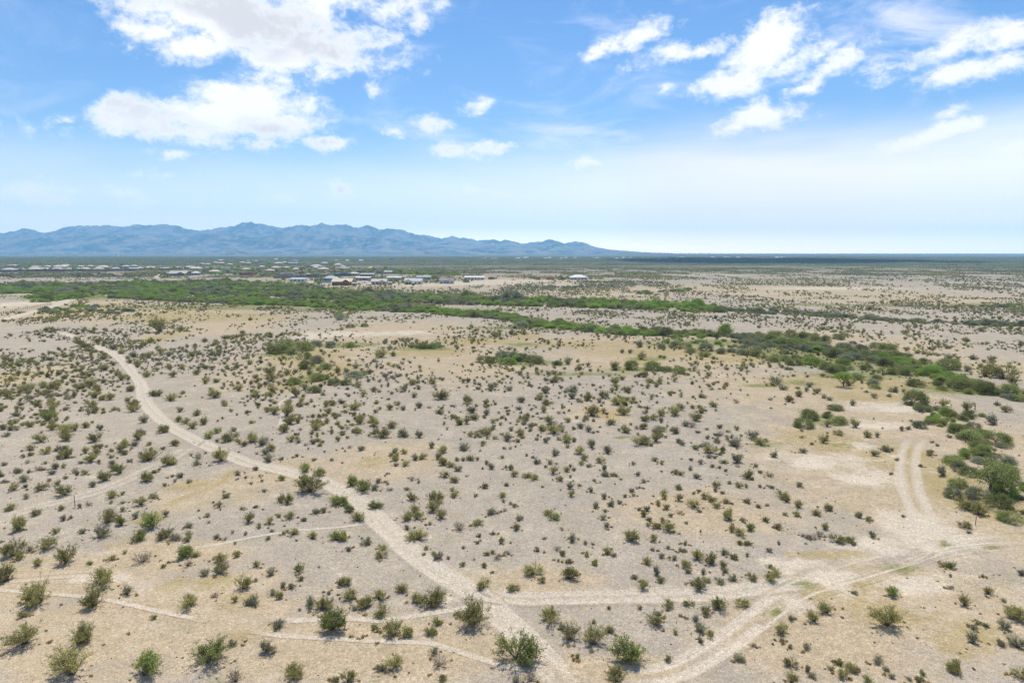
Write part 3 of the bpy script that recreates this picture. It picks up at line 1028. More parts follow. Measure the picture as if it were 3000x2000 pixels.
# ------------------------------------------------------------------ bushes read off the photograph
# tile origin -> "x,y,width,tone" in tile pixels (tile = 500 x 333 photo pixels shown 2352 wide)
TILES = {
    (0, 1667): "90,200,300,o;560,500,400,o;330,670,110,o;1400,240,300,o;1300,530,290,o;1750,370,190,d;350,1060,370,o;1110,1060,330,o;1010,1500,500,o;2000,1500,430,g",
    (500, 1667): "470,90,150,d;680,90,220,o;230,560,250,o;610,400,110,y;1000,290,210,o;1150,510,250,d;1390,360,130,d;1500,400,120,o;1530,260,120,d;1660,270,110,d;1390,90,150,d;1180,170,70,d;1780,160,100,o;1750,40,120,g;2340,220,130,d;2190,330,90,d;1910,520,200,d;2090,570,260,o;2240,840,360,g;1490,820,220,d;860,1050,150,d;500,1320,440,g;1330,1140,260,d;1660,1500,280,o;2270,1530,120,o;900,1550,220,y",
    (1000, 1667): "70,210,170,o;90,390,190,o;510,410,180,o;340,540,230,o;560,620,200,o;200,540,130,d;840,290,150,o;1030,460,170,o;1230,480,290,o;450,820,100,g;540,860,80,d;590,790,30,g;140,920,50,g;300,930,70,d;720,920,280,o;910,900,200,o;1220,880,150,g;1310,740,130,g;1820,780,430,o;1610,620,70,g;1970,260,170,o;560,1390,180,d;740,1330,220,o;1270,1150,150,d;1350,1330,230,y;90,1540,190,o;1390,1540,140,o",
    (1500, 1667): "30,300,140,o;300,80,200,o;410,180,110,o;790,150,230,o;1680,130,130,d;1800,270,150,o;2000,70,160,d;2060,170,110,o;540,730,290,o;690,830,150,d;800,970,220,o;1120,1040,260,o;1340,870,130,o;1600,1270,430,g;910,1210,70,g;1960,760,210,o;2140,500,160,o;1990,620,150,d;2160,1250,100,o;65,1270,500,g;1440,1560,320,o;60,1550,150,d;250,1540,180,y",
    (2000, 1667): "60,40,120,d;280,60,110,d;580,50,110,d;520,190,140,d;680,160,160,d;230,280,180,o;140,210,110,d;330,160,90,o;950,150,130,o;1190,170,170,o;1280,80,160,o;85,490,130,o;290,600,130,o;510,550,200,g;830,520,170,o;20,650,60,d;200,700,140,d;240,850,200,d;380,920,120,o;250,990,130,d;790,1240,200,d;960,1050,120,y;1480,700,120,d;1820,730,190,o;1990,610,200,o;1380,880,160,o;1370,1000,90,d;1460,1070,90,d;1690,1090,150,d;1490,1330,140,o;1700,1400,120,d;1800,1490,140,d;2110,1290,90,d;2180,1310,110,o;2050,1370,100,d;2200,1480,140,o;2320,1400,150,o;1500,1560,160,o",
    (2500, 1667): "30,340,110,d;560,370,190,g;460,800,370,o;320,1280,170,d;450,1380,110,d;530,1480,110,d;20,1420,110,d;770,1520,90,d;920,1540,110,o;970,1440,100,g;1440,1430,280,o;1540,500,160,o;1870,330,120,o;1350,260,90,y;1660,830,130,d;1650,1030,210,d;1830,780,110,d;1720,750,100,d;2080,820,230,d;2010,1050,170,d;2260,1090,250,d;2270,690,300,o;2330,1500,200,o;210,1540,110,g;2330,80,120,d;1770,90,60,d",
    (0, 1334): "340,40,80,d;40,150,110,d;800,60,120,d;910,50,160,o;1010,40,60,d;1250,100,150,o;1360,110,60,y;1540,40,110,d;1570,140,120,d;1660,260,190,g;1790,90,90,d;2080,70,210,o;2320,140,170,o;220,260,150,d;380,120,80,y;530,220,110,y;590,210,70,d;630,120,60,d;760,200,120,d;720,270,100,d;1040,250,120,y;1180,260,90,o;900,320,70,d;680,350,50,d;790,410,110,d;1280,440,120,d;1460,360,170,o;2010,370,170,o;2130,240,110,d;2270,420,70,d;20,300,100,d;70,390,110,d;350,370,150,d;190,500,130,o;370,450,80,d;560,500,160,o;370,600,110,d;900,560,200,g;1510,590,150,o;1690,540,90,d;2110,600,150,d;1690,660,70,d;1540,650,60,d;160,760,130,o;860,740,90,o;1110,720,90,d;1220,690,90,y;500,840,130,o;1940,690,170,o;1700,770,100,d;880,900,120,d;970,870,80,d;1880,870,130,d;240,1050,260,o;290,930,60,d;1480,950,220,o;1680,970,180,g;1370,1150,250,d;770,1080,120,o;1150,1070,110,d;2090,1000,270,g;2280,840,110,d;1900,1170,190,g;2300,1150,190,o;200,1400,250,o;300,1430,160,o;400,1330,120,y;620,1300,220,o;910,1500,270,o;530,1530,130,o;1540,1440,90,o;1960,1490,220,y;30,1200,70,d;2330,1480,60,d",
    (500, 1334): "20,120,90,o;390,50,140,y;350,140,160,d;700,90,210,o;540,140,50,d;1370,100,200,d;1520,60,100,d;1750,20,80,d;1970,70,60,d;2220,70,80,d;1830,230,150,g;2050,290,150,g;930,270,110,d;1180,210,100,d;1230,290,70,y;1540,340,110,g;1260,360,50,d;1100,390,60,d;1950,530,310,o;20,290,60,d;150,310,120,d;50,370,90,y;260,370,110,d;1290,500,70,d;730,510,70,y;770,590,120,d;1490,620,100,d;1600,660,160,o;670,710,90,o;2330,680,200,g;1990,800,130,d;2110,780,110,d;990,740,60,d;1180,720,60,d;500,850,110,d;1490,840,90,d;1640,860,130,o;520,930,80,y;1070,920,150,o;1360,940,110,o;1230,1000,120,d;1840,910,100,d;250,1000,130,d;1560,1080,60,o;1680,1100,120,o;1950,1150,150,o;2280,1180,190,g;630,1150,100,d;740,1170,90,y;850,1080,80,y;60,1180,200,d;270,1130,110,o;220,1190,110,d;160,1420,310,g;350,1390,110,o;230,1540,150,y;910,1400,110,o;700,1480,190,o;1190,1540,90,o",
    (1000, 1334): "690,10,80,d;770,80,130,o;890,160,110,o;760,150,90,d;1020,70,120,d;1120,60,90,o;1320,60,150,d;1400,140,160,o;1610,230,140,d;1580,80,90,d;1690,80,80,d;1790,70,100,o;1510,170,90,o;2220,40,80,d;2070,200,120,d;2000,130,90,d;2260,180,70,d;2330,210,90,o;130,420,180,g;290,510,220,g;490,380,110,d;460,480,130,d;630,270,70,y;610,370,50,y;970,350,90,y;1420,310,90,o;1560,370,110,o;2280,420,100,d;1980,460,120,o;670,490,100,y;900,480,70,y;970,620,120,o;1250,590,140,d;1330,630,160,o;1570,560,120,o;1850,560,70,d;2210,560,90,o;2240,630,80,d;480,740,170,g;30,690,130,g;100,780,150,g;220,910,170,o;890,880,150,o;1010,790,140,o;1040,880,130,g;1270,760,170,o;1380,870,150,o;1210,940,80,d;2060,810,150,d;2150,790,80,y;2250,760,80,y;2330,660,70,d;1890,960,150,o;1640,1030,170,y;910,1010,110,d;1040,1180,230,o;1890,1110,100,d;2100,1080,90,d;340,1230,210,d;60,1170,190,o;110,1310,120,d;560,1280,90,o;560,1410,160,o;1160,1290,70,g;1140,1370,70,d;1330,1430,170,d;1270,1360,60,o;1470,1420,60,y;1690,1270,60,d;2200,1210,90,o;1880,1200,60,d;1830,1440,80,y;2140,1420,130,y;2310,1360,90,y;1960,1540,100,o",
    (1500, 1334): "30,300,100,o;210,300,120,o;300,340,120,o;350,120,120,d;520,120,110,d;290,30,60,d;560,250,120,o;650,350,90,o;750,220,80,o;860,210,80,d;810,150,60,d;990,60,100,o;960,120,80,o;1220,90,110,o;1060,150,90,d;1260,200,110,d;1280,280,150,d;1430,280,60,d;1370,270,70,o;1140,350,80,d;1670,120,70,y;1730,270,90,d;1820,360,90,d;1980,70,130,d;2060,110,60,o;2060,210,50,d;2250,250,90,o;2330,260,80,o;790,450,140,d;810,560,90,o;1090,500,110,d;1270,590,100,d;1370,700,110,d;1490,660,90,d;1560,570,70,y;1650,500,90,d;1760,440,60,d;1680,550,60,o;2080,540,100,o;2290,450,80,o;2000,680,120,o;2290,610,110,o;2090,590,70,o;30,690,80,d;1140,730,120,d;2130,740,100,d;1740,750,90,d;1860,760,120,d;1830,840,110,o;2190,840,80,d;2310,800,90,y;110,880,120,d;70,1020,120,o;510,830,140,o;580,880,120,g;690,1020,80,y;1250,880,130,d;1310,990,100,d;1290,780,60,y;2080,920,120,d;1990,1000,140,o;2150,1050,180,o;1890,910,90,d;440,1150,60,d;820,1190,150,d;1020,1220,80,d;1650,1180,220,o;1950,1180,100,o;340,1320,100,d;610,1310,120,y;700,1370,80,o;1020,1380,80,g;1330,1350,120,o;1410,1390,70,d;630,1460,60,d;780,1480,80,o;1160,1510,120,o;1890,1490,140,o;2060,1410,100,d;2240,1440,100,d;2140,1280,90,d;1940,1310,60,d;2320,1310,100,d",
    (2000, 1334): "120,60,50,d;250,110,100,d;370,30,90,d;450,40,60,d;560,100,90,o;750,110,200,d;400,150,60,o;520,170,60,d;100,190,90,d;1010,160,70,d;1250,30,140,d;190,310,110,d;890,310,140,o;950,330,80,d;1060,240,70,d;1190,290,130,y;640,380,70,d;780,430,80,o;880,430,70,d;1080,430,70,d;1210,440,90,d;1600,420,120,d;1380,580,150,o;1430,630,90,o;470,430,110,o;550,520,90,d;440,480,90,d;230,490,80,d;150,520,80,d;320,590,110,o;420,620,100,g;480,710,120,g;600,650,80,o;170,710,160,o;240,770,80,d;900,650,130,d;1050,700,60,o;1170,680,60,d;1600,710,120,o;1830,810,100,o;2010,740,150,o;1560,820,100,o;1400,800,60,d;650,890,190,o;820,900,90,d;1130,900,80,o;950,1030,140,g;680,1050,110,o;790,1110,130,o;1340,1000,100,o;1960,1000,110,o;1780,1160,170,y;1880,1110,130,y;1650,1100,80,y;2120,1190,160,o;2310,1200,150,o;770,1220,90,o;900,1240,100,o;580,1370,150,d;700,1420,90,o;1190,1320,90,d;210,1440,150,o;370,1500,170,o;1190,1540,100,d;570,1540,110,o;60,1550,150,o;20,1230,90,d;20,1330,80,d",
    (2500, 1334): "610,70,80,d;920,160,70,o;520,260,90,d;1060,10,80,d;1250,290,190,d;1440,440,230,M;1370,590,230,K;1400,150,280,M;1470,210,180,K;1720,630,300,K;1990,530,180,K;1530,740,190,o;1720,820,180,o;2010,760,330,M;2170,930,330,M;2310,600,120,K;2330,800,100,g;2300,430,150,M;1530,990,150,o;80,850,130,d;220,890,130,d;260,1110,120,d;20,1220,60,d;1240,1510,120,o;1360,1540,120,g;680,830,60,d;2060,200,300,K;1760,130,230,K;1600,300,260,M;2150,330,200,M",
}
# tile = 750 x 500 photo pixels shown 2352 wide, top at 880
TILES2 = {
    0: "890,400,80,o;750,430,110,o;1040,460,80,d;1130,500,70,o;1240,530,100,d;1480,490,80,o;1780,520,80,o;1190,590,50,o;1350,710,60,o;1590,710,80,o;1810,690,70,o;1880,770,60,g;2000,760,70,g;720,820,90,o;380,810,90,g;510,800,80,o;840,790,100,o;190,820,70,o;180,970,80,d;510,980,90,o;160,1070,100,d;880,900,80,o;830,980,100,o;1010,920,90,o;1560,930,90,o;1970,900,110,o;2050,950,70,d;1650,1030,80,d;1800,1060,80,o;1640,1120,70,o;1710,1130,80,o;1760,1180,90,o;1870,1140,90,o;2150,1200,60,d;2000,1220,70,g;1500,1220,110,o;1280,1250,110,d;1250,1340,80,d;920,1200,80,d;790,1410,60,o;270,1390,70,o;60,1260,80,d;50,1190,80,o;1045,610,60,o;1210,840,90,o;1400,890,90,o;1460,880,70,o;1230,1030,100,o;1320,1130,100,d;1600,1340,90,o;440,1120,100,g;480,1200,90,o;380,1320,110,o;600,1240,140,o;620,1300,110,o;780,1180,100,o;1100,1400,100,o;1920,1270,100,g;2120,1300,120,o;2310,1310,110,o;710,370,60,g;1470,310,160,o;1650,290,80,o",
    750: "260,440,150,M;210,500,170,M;420,480,200,M;340,500,120,M;450,430,90,M;560,430,120,K;690,440,110,K;860,440,100,M;450,550,120,M;460,640,130,M;640,640,100,M;550,590,140,K;370,770,140,M;550,750,170,M;620,730,100,M;520,850,130,M;370,890,100,o;300,960,80,o;740,670,80,o;910,720,150,K;830,780,110,M;720,780,110,M;830,670,80,d;920,630,80,d;1050,680,80,d;130,690,110,o;130,750,110,o;280,690,60,o;160,1050,110,o;280,1070,120,o;310,1140,100,o;250,1220,90,o;50,1340,130,d;130,1390,100,o;1150,540,130,o;1250,520,80,o;1460,440,90,M;1540,450,120,M;1650,450,110,M;1220,600,50,o;940,800,60,o;980,880,80,o;1450,780,70,o;1080,840,60,o;780,950,90,d;1440,890,70,d;1700,910,110,o;1940,950,100,o;1500,990,80,d;970,1110,80,o;560,1190,90,o;1080,1160,110,o;1150,1260,140,o;1260,1170,80,o;700,1220,60,d;930,1220,80,o;1350,1260,120,d;1500,1260,90,d;1930,1130,70,o;1990,1040,110,d;2080,1220,60,g;1620,1360,80,d;1710,1400,80,o;1920,1380,140,d;2300,1290,110,d;970,1380,70,d;320,1300,60,o;660,1040,70,o;1370,1410,60,o;1260,1410,90,d;2100,580,130,M;2200,590,140,M;2300,600,140,B;2250,550,120,K;2330,550,120,K;740,160,110,B;790,190,100,K;870,260,80,M;1000,250,80,M",
    1500: "30,560,150,K;100,570,140,K;200,590,150,M;60,580,120,B;410,610,100,M;520,600,100,d;960,650,110,o;1100,650,150,M;1290,660,160,M;1420,660,90,M;1530,680,120,M;1600,690,60,M;1190,440,110,d;1010,490,60,d;1090,490,60,d;1180,550,90,o;740,1080,160,o;680,1100,80,d;1030,1060,110,o;980,970,110,o;910,1150,80,o;640,1180,100,d;700,1210,80,d;350,1110,80,o;390,1230,130,o;490,1300,90,o;70,1240,90,o;290,1030,70,o;550,850,130,d;550,910,110,d;700,920,80,o;840,900,80,o;800,940,70,d;1220,1110,90,o;1290,1100,80,o;1370,1060,90,o;1500,1060,110,o;1180,1330,130,o;1040,1220,80,o;1370,1210,90,o;880,1400,100,d;730,1350,100,d;620,1400,80,o;400,1420,100,d;1880,1310,90,d;2060,1350,140,d;1830,1410,120,o;2290,1330,100,o;1850,980,80,o;560,1290,50,g;510,1340,40,g;1990,330,190,B;1500,440,110,M;1370,450,90,K;1600,450,110,M;1650,490,110,M;1780,480,150,K;1760,520,110,M;1930,500,100,K;2020,490,80,K;2100,510,100,K;2250,530,150,M;2260,470,80,K;460,260,130,M;630,290,110,M;570,240,80,B;250,240,150,M;80,260,120,K;800,310,90,B;730,300,110,K;930,310,110,K;1060,310,110,B;1130,330,80,M;1260,330,120,M;1330,320,130,M;1440,340,150,M",
    2250: "400,610,160,B;460,490,130,B;380,1100,170,M;330,1170,150,M;620,1010,120,M;570,1080,110,M;640,1140,140,M;190,940,80,o;540,1150,60,g;640,1230,80,o;810,1165,90,o;910,1255,75,o;505,1305,80,o;320,1400,80,d;290,885,70,o;770,960,70,d;1340,970,220,M;1290,960,80,d;1500,720,180,B;1360,800,160,M;1750,840,220,M;1850,860,100,M;1990,870,180,M;2220,880,180,M;2300,930,120,M;1640,650,180,M;1270,700,140,M;1150,690,120,M;1290,620,150,M;1060,630,170,M;980,820,90,M;900,850,50,d;1150,850,100,d;1320,860,70,d;970,900,70,d;1120,890,60,d;1390,1020,100,d;1480,1010,80,d;1620,1040,110,M;1560,1010,80,d;1680,1080,100,o;1680,1130,80,o;1780,1110,110,M;1880,1090,130,M;1980,1070,80,M;1770,1220,140,M;1890,1190,120,K;1980,1250,140,M;1830,1330,250,M;2090,1330,200,M;2090,1150,130,d;1950,1390,160,M;1490,1420,70,o;1080,1390,110,d;1650,540,80,d;1890,550,80,d;2060,560,90,d;1440,500,60,d;1820,660,100,d;1990,710,130,o;2170,740,170,o;2270,770,110,o;2110,970,70,d;2190,1030,70,o;560,920,70,d;450,860,80,d;350,840,60,d;380,800,70,d;60,780,120,d;140,830,90,d;40,580,130,M;140,570,120,M;240,610,130,M;580,690,170,M;660,660,120,M;540,650,130,M;820,740,130,M;960,780,110,K;1000,740,90,M;690,610,110,B;760,650,70,M;900,650,100,M;900,540,170,M;1000,560,180,M;760,560,150,K;620,540,150,M;1150,560,160,M;1240,560,150,M;850,480,130,K;1000,460,150,M;1120,470,140,M;1350,610,110,B;1440,600,120,M;1590,770,110,M;1560,790,100,M;1600,830,90,M;700,480,150,K;560,510,120,K;350,450,120,M;230,440,130,M;100,430,150,M;60,360,130,M;200,350,120,M;320,370,130,M;430,390,110,M;530,390,110,M;640,370,100,M;700,340,70,M;780,410,70,K",
}
ITEMS = []
for (x0, y0), s in TILES.items():
    for q in s.split(';'):
        a, b, w_, tn = q.split(',')
        ITEMS.append((x0 + float(a) * .21259, y0 + float(b) * .21259, float(w_) * .21259, tn))
for x0, s in TILES2.items():
    for q in s.split(';'):
        a, b, w_, tn = q.split(',')
        ITEMS.append((x0 + float(a) * .31888, 880 + float(b) * .31888, float(w_) * .31888, tn))

MAINW = catmull([G(*p) for p in MAIN], 2.0)


def side_of_main(x, y):
    d = np.hypot(MAINW[:, 0] - x, MAINW[:, 1] - y)
    i = int(d.argmin())
    if d[i] < 3.2:
        return 'beside main road'
    if y > MAINW[-1, 1]:
        return 'beyond main road'
    return 'left of main road' if x < MAINW[np.abs(MAINW[:, 1] - y).argmin(), 0] else 'right of main road'


TONE = {'o': 'olive', 'g': 'bright green', 'd': 'dusty dark', 'y': 'dry grey', 'M': 'olive green', 'K': 'grey green', 'B': 'bright green'}
plants = []          # dicts for individuals
for px, py, wpx, tn in ITEMS:
    D = depth_at(px, py)
    cy_ = py - .12 * wpx
    x, y = G(px, cy_)
    wm = wpx * D / F0
    plants.append(dict(px=px, py=py, x=x, y=y, w=wm, tn=tn, wpx=wpx))
TAKEN = np.array([(p['x'], p['y'], p['w']) for p in plants])

KINDS = {'creosote': [p for p in plants if p['tn'] in 'og'], 'shrub': [p for p in plants if p['tn'] in 'dy'], 'mesquite': [p for p in plants if p['tn'] in 'MKB']}


def rank(lst, per_row):
    lst.sort(key=lambda p: -p['py'])
    for r in range(0, len(lst), per_row):
        row = sorted(lst[r:r + per_row], key=lambda p: p['px'])
        for i, p in enumerate(row):
            p['row'], p['i'] = r // per_row + 1, i + 1


def size_word(p, mid):
    return 'large' if p['w'] > mid * 1.45 else 'small' if p['w'] < mid * .65 else 'mid-sized'


def place_plants():
    spill = []
    for kind, lst in KINDS.items():
        lst.sort(key=lambda p: -p['wpx'])
        keep, rest = lst[:300], lst[300:]
        spill += rest
        rank(keep, 18)
        mid = float(np.median([p['w'] for p in keep]))
        for n, p in enumerate(keep):
            rng = random.Random(n * 7 + len(kind))
            z = float(hgt(p['x'], p['y']))
            if kind == 'creosote':
                sh, nm, cat_, gr = CREO, 'creosote_bush', 'bush', 'creosote bushes on the desert floor'
                what = 'creosote bush'
            elif kind == 'shrub':
                sh, nm, cat_, gr = (TWIG if p['tn'] == 'y' else SHRUB), 'desert_shrub', 'shrub', 'low grey desert shrubs'
                what = 'desert shrub'
            else:
                sh, nm, cat_, gr = MESQ, 'mesquite_tree', 'tree', 'low mesquite trees along the washes'
                what = 'mesquite'
            vi = rng.randrange(len(sh))
            lab = '%s %s %s, %s from left in %s row from bottom' % (TONE[p['tn']], what, side_of_main(p['x'], p['y']), ordi(p['i']), ordi(p['row']))
            if len(lab.split()) < 16:
                lab = size_word(p, mid) + ' ' + lab
            o = thing(nm, (p['x'], p['y'], z), rng.uniform(0, 6.28), lab, cat_, gr)
            k = p['w'] * (1.22 if kind == 'mesquite' else 1.0)
            o.scale = (k * rng.uniform(.85, 1.2), k * rng.uniform(.85, 1.2), k * rng.uniform(.75, 1.2))
            if kind != 'mesquite':
                o.rotation_euler = (rng.uniform(-.12, .12), rng.uniform(-.12, .12), o.rotation_euler[2])
            lm = LEAF[{'M': 'm', 'K': 'k', 'B': 'b'}.get(p['tn'], p['tn'])]
            sm = M_BARK if kind == 'mesquite' else M_STEM
            a = link('trunk' if kind == 'mesquite' else 'stems', part_mesh(nm + str(id(sh)), sh[vi], vi, 0, sm), o)
            b = link('crown' if kind == 'mesquite' else 'foliage', part_mesh(nm + str(id(sh)), sh[vi], vi, 1, lm), o)
    return spill


SPILL = place_plants()


def single_tree(name, px, py, wpx, shape, leafm, label, hk=1.0, rz=0.0, cat_='tree'):
    D = depth_at(px, py)
    x, y = G(px, py)
    o = thing(name, (x, y, float(hgt(x, y))), rz, label, cat_)
    k = wpx * D / F0
    o.scale = (k, k, k * hk)
    link('trunk', mesh_np('trunk', shape[0][0], shape[0][1], [M_BARK if leafm else M_DEAD]), o)
    if leafm:
        link('crown', mesh_np('crown', shape[1][0], shape[1][1], [leafm]), o)
    return o


single_tree('paloverde_tree', 2902, 1436, 150, tree(901, clumps=120, per=46, leaf=.020, low=.20, height=.62, trunk=.16, limbs=9, rad=.06, trunk_r=.022, flat=.75), LEAF['m'], 'large green umbrella-shaped tree with visible forked trunk near the right edge')
single_tree('paloverde_tree', 2470, 1132, 56, UMBR[0], LEAF['b'], 'green tree with wide open crown and leaning trunk below the grove', 1.1)
single_tree('mesquite_tree', 2300, 1045, 26, UMBR[1], LEAF['k'], 'small dark tree on bare soil left of the round bright green tree', 1.2)
single_tree('dead_tree', 2856, 1198, 46, (bare_tree(31), None), None, 'dark leafless dead tree above the right-hand wash', .8)
single_tree('dead_tree', 2610, 937, 26, (bare_tree(32), None), None, 'grey leafless tree standing up from the far grey wash', 1.0)
single_tree('dead_tree', 2924, 1134, 16, (bare_tree(33), None), None, 'little bare twisted tree near the right end of the grove', .8)


def stake(px, py, hm, label):
    x, y = G(px, py)
    z = float(hgt(x, y))
    m = MB().box(-.03, .03, -.03, .03, -.1, hm).poly([(-.03, -.03, hm), (.03, -.03, hm), (.03, .03, hm), (-.03, .03, hm), (0, 0, hm + .06)], [(0, 1, 4), (1, 2, 4), (2, 3, 4), (3, 0, 4)])
    o = m.build('survey_stake', M_DEAD)
    o.location = (x, y, z)
    tag(o, label, 'stake')


stake(220, 1484, 1.5, 'thin upright wooden stake beside the faint left track')
stake(2858, 1536, 1.0, 'thin stake in bare ground right of the two-rut track')

# ------------------------------------------------------------------ scattered scrub (uncountable): instances of the same plants


def scatter(name, protos, x, y, z, sc, idx, label, cat_):
    """protos: meshes; one object carrying points, geometry nodes place the plants"""
    n = len(x)
    rng = np.random.default_rng(n)
    me = bpy.data.meshes.new(name)
    me.vertices.add(n)
    me.vertices.foreach_set('co', np.stack([x, y, z], 1).astype(np.float32).ravel())
    a = me.attributes.new('rz', 'FLOAT_VECTOR', 'POINT')
    rot = np.zeros((n, 3), np.float32)
    rot[:, 2] = rng.uniform(0, 6.283, n)
    a.data.foreach_set('vector', rot.ravel())
    a = me.attributes.new('sc', 'FLOAT_VECTOR', 'POINT')
    S = np.stack([sc * rng.uniform(.8, 1.25, n), sc * rng.uniform(.8, 1.25, n), sc * rng.uniform(.7, 1.2, n)], 1).astype(np.float32)
    a.data.foreach_set('vector', S.ravel())
    a = me.attributes.new('pick', 'INT', 'POINT')
    a.data.foreach_set('value', np.asarray(idx, np.int32))
    o = link(name, me)
    tag(o, label, cat_, kind='stuff')
    ng = bpy.data.node_groups.new(name + '_spread', 'GeometryNodeTree')
    ng.interface.new_socket('Geometry', in_out='INPUT', socket_type='NodeSocketGeometry')
    ng.interface.new_socket('Geometry', in_out='OUTPUT', socket_type='NodeSocketGeometry')
    N, Lk = ng.nodes.new, ng.links.new
    gi, go = N('NodeGroupInput'), N('NodeGroupOutput')
    mp = N('GeometryNodeMeshToPoints')
    Lk(gi.outputs[0], mp.inputs['Mesh'])

    def attr(nm, typ):
        q = N('GeometryNodeInputNamedAttribute')
        q.data_type = typ
        q.inputs['Name'].default_value = nm
        return q.outputs['Attribute']
    rz, scv, pk = attr('rz', 'FLOAT_VECTOR'), attr('sc', 'FLOAT_VECTOR'), attr('pick', 'INT')
    jn = N('GeometryNodeJoinGeometry')
    for i, pm in enumerate(protos):
        po = bpy.data.objects.new('plant_source', pm)
        oi = N('GeometryNodeObjectInfo')
        oi.inputs['Object'].default_value = po
        cp = N('FunctionNodeCompare')
        cp.data_type = 'INT'
        cp.operation = 'EQUAL'
        Lk(pk, cp.inputs[2])
        cp.inputs[3].default_value = i
        ip = N('GeometryNodeInstanceOnPoints')
        Lk(mp.outputs[0], ip.inputs['Points'])
        Lk(cp.outputs[0], ip.inputs['Selection'])
        Lk(oi.outputs['Geometry'], ip.inputs['Instance'])
        Lk(rz, ip.inputs['Rotation'])
        Lk(scv, ip.inputs['Scale'])
        Lk(ip.outputs[0], jn.inputs[0])
    Lk(jn.outputs[0], go.inputs[0])
    md = o.modifiers.new('spread', 'NODES')
    md.node_group = ng
    return o


def seg_dist(x, y, pts):
    d = np.full(len(x), 1e9)
    for p in pts:
        d = np.minimum(d, np.hypot(x - p[0], y - p[1]))
    return d


BUILT = []     # filled below with keep-out circles of houses


def off_roads(x, y):
    ok = np.ones(len(x), bool)
    for pts, hw in ROADS:
        b0, b1 = pts.min(0) - hw - 2, pts.max(0) + hw + 2
        s = np.where(ok & (x > b0[0]) & (x < b1[0]) & (y > b0[1]) & (y < b1[1]))[0]
        if len(s):
            st = pts[::2]
            for k in range(0, len(s), 4000):
                q = s[k:k + 4000]
                d = np.hypot(x[q][:, None] - st[None, :, 0], y[q][:, None] - st[None, :, 1]).min(1)
                ok[q[d < hw + .25]] = False
    return ok


def off_plants(x, y, gap=.45):
    ok = np.ones(len(x), bool)
    cell = {}
    for px_, py_, w_ in TAKEN:
        cell.setdefault((int(px_ // 6), int(py_ // 6)), []).append((px_, py_, w_))
    for i in range(len(x)):
        cx, cyy = int(x[i] // 6), int(y[i] // 6)
        for a in (-1, 0, 1):
            for b in (-1, 0, 1):
                for q in cell.get((cx + a, cyy + b), ()):
                    if (x[i] - q[0]) ** 2 + (y[i] - q[1]) ** 2 < (q[2] * gap + .35) ** 2:
                        ok[i] = False
    return ok


def frustum_points(rng, y0, y1, area):
    """random points over the view cone and a margin either side"""
    A = .82 * (y1 ** 2 - y0 ** 2) + 120 * (y1 - y0)
    n = int(A / area)
    y = np.sqrt(rng.uniform(y0 ** 2, y1 ** 2, n)) if y1 < 500 else np.sqrt(rng.uniform(y0 ** 2, y1 ** 2, n))
    x = rng.uniform(-1, 1, n) * (.82 * y + 40)
    return x, y


# --- wash and grove masks in photo pixels -> world polylines with half widths (metres)
STRANDS = [  # points, half width px, tree size m, density per m2, tones
    ([(-80, 848), (60, 850), (150, 852), (300, 848), (450, 852), (600, 853), (750, 858), (900, 862), (1050, 869), (1200, 877), (1400, 883), (1600, 889), (1800, 894), (1950, 902), (2090, 905)], 10, 4.2, .095, 'A'),
    ([(380, 866), (500, 873), (640, 880), (780, 887), (900, 889), (1000, 897), (1100, 904), (1200, 909)], 7, 3.8, .10, 'A'),
    ([(330, 829), (480, 832), (600, 828), (720, 834), (800, 836), (900, 846)], 5, 4.6, .03, 'A'),
    ([(1200, 909), (1300, 916), (1400, 924), (1480, 930), (1540, 945), (1620, 955), (1720, 965), (1830, 975), (1900, 976), (2100, 985), (2230, 992)], 7, 3.0, .18, 'A'),
    ([(2040, 904), (2150, 910), (2250, 917), (2400, 924), (2500, 932), (2620, 940)], 5, 2.8, .13, 'K'),
    ([(2680, 944), (2750, 946), (2850, 950), (2930, 953), (3060, 957)], 5.5, 2.8, .13, 'K'),
    ([(0, 836), (120, 838), (250, 836)], 6, 4.6, .035, 'K'),
    ([(120, 868), (180, 872), (240, 866), (170, 880)], 5, 4.6, .05, 'A'),
    ([(-60, 806), (100, 808), (250, 808), (400, 806), (450, 808)], 5, 3.6, .014, 'K'),
    ([(1050, 795), (1150, 797), (1250, 800), (1350, 802)], 4, 5, .02, 'A'),
    ([(2870, 896), (2950, 898), (3060, 899)], 3, 2.6, .06, 'A'),
    ([(260, 903), (330, 912), (380, 918)], 5, 3.2, .05, 'K'),
    ([(180, 900), (200, 912), (240, 915)], 8, 2.6, .04, 'A'),
    ([(2180, 1000), (2330, 1012), (2450, 1035), (2600, 1060), (2750, 1105), (2900, 1150)], 20, 2.8, .12, 'A'),
    ([(1900, 985), (2050, 1000), (2180, 1015)], 12, 2.2, .05, 'A'),
    ([(2700, 1200), (2790, 1250), (2860, 1330), (2930, 1420), (2990, 1500)], 24, 1.9, .11, 'A'),
    ([(1860, 862), (2000, 852), (2030, 850)], 2.5, 3.4, .03, 'A'),
    ([(1560, 845), (1680, 842), (1750, 842)], 2, 2.8, .05, 'K'),
    ([(1700, 826), (1800, 827), (1950, 829)], 2.0, 2.8, .04, 'K'),
]


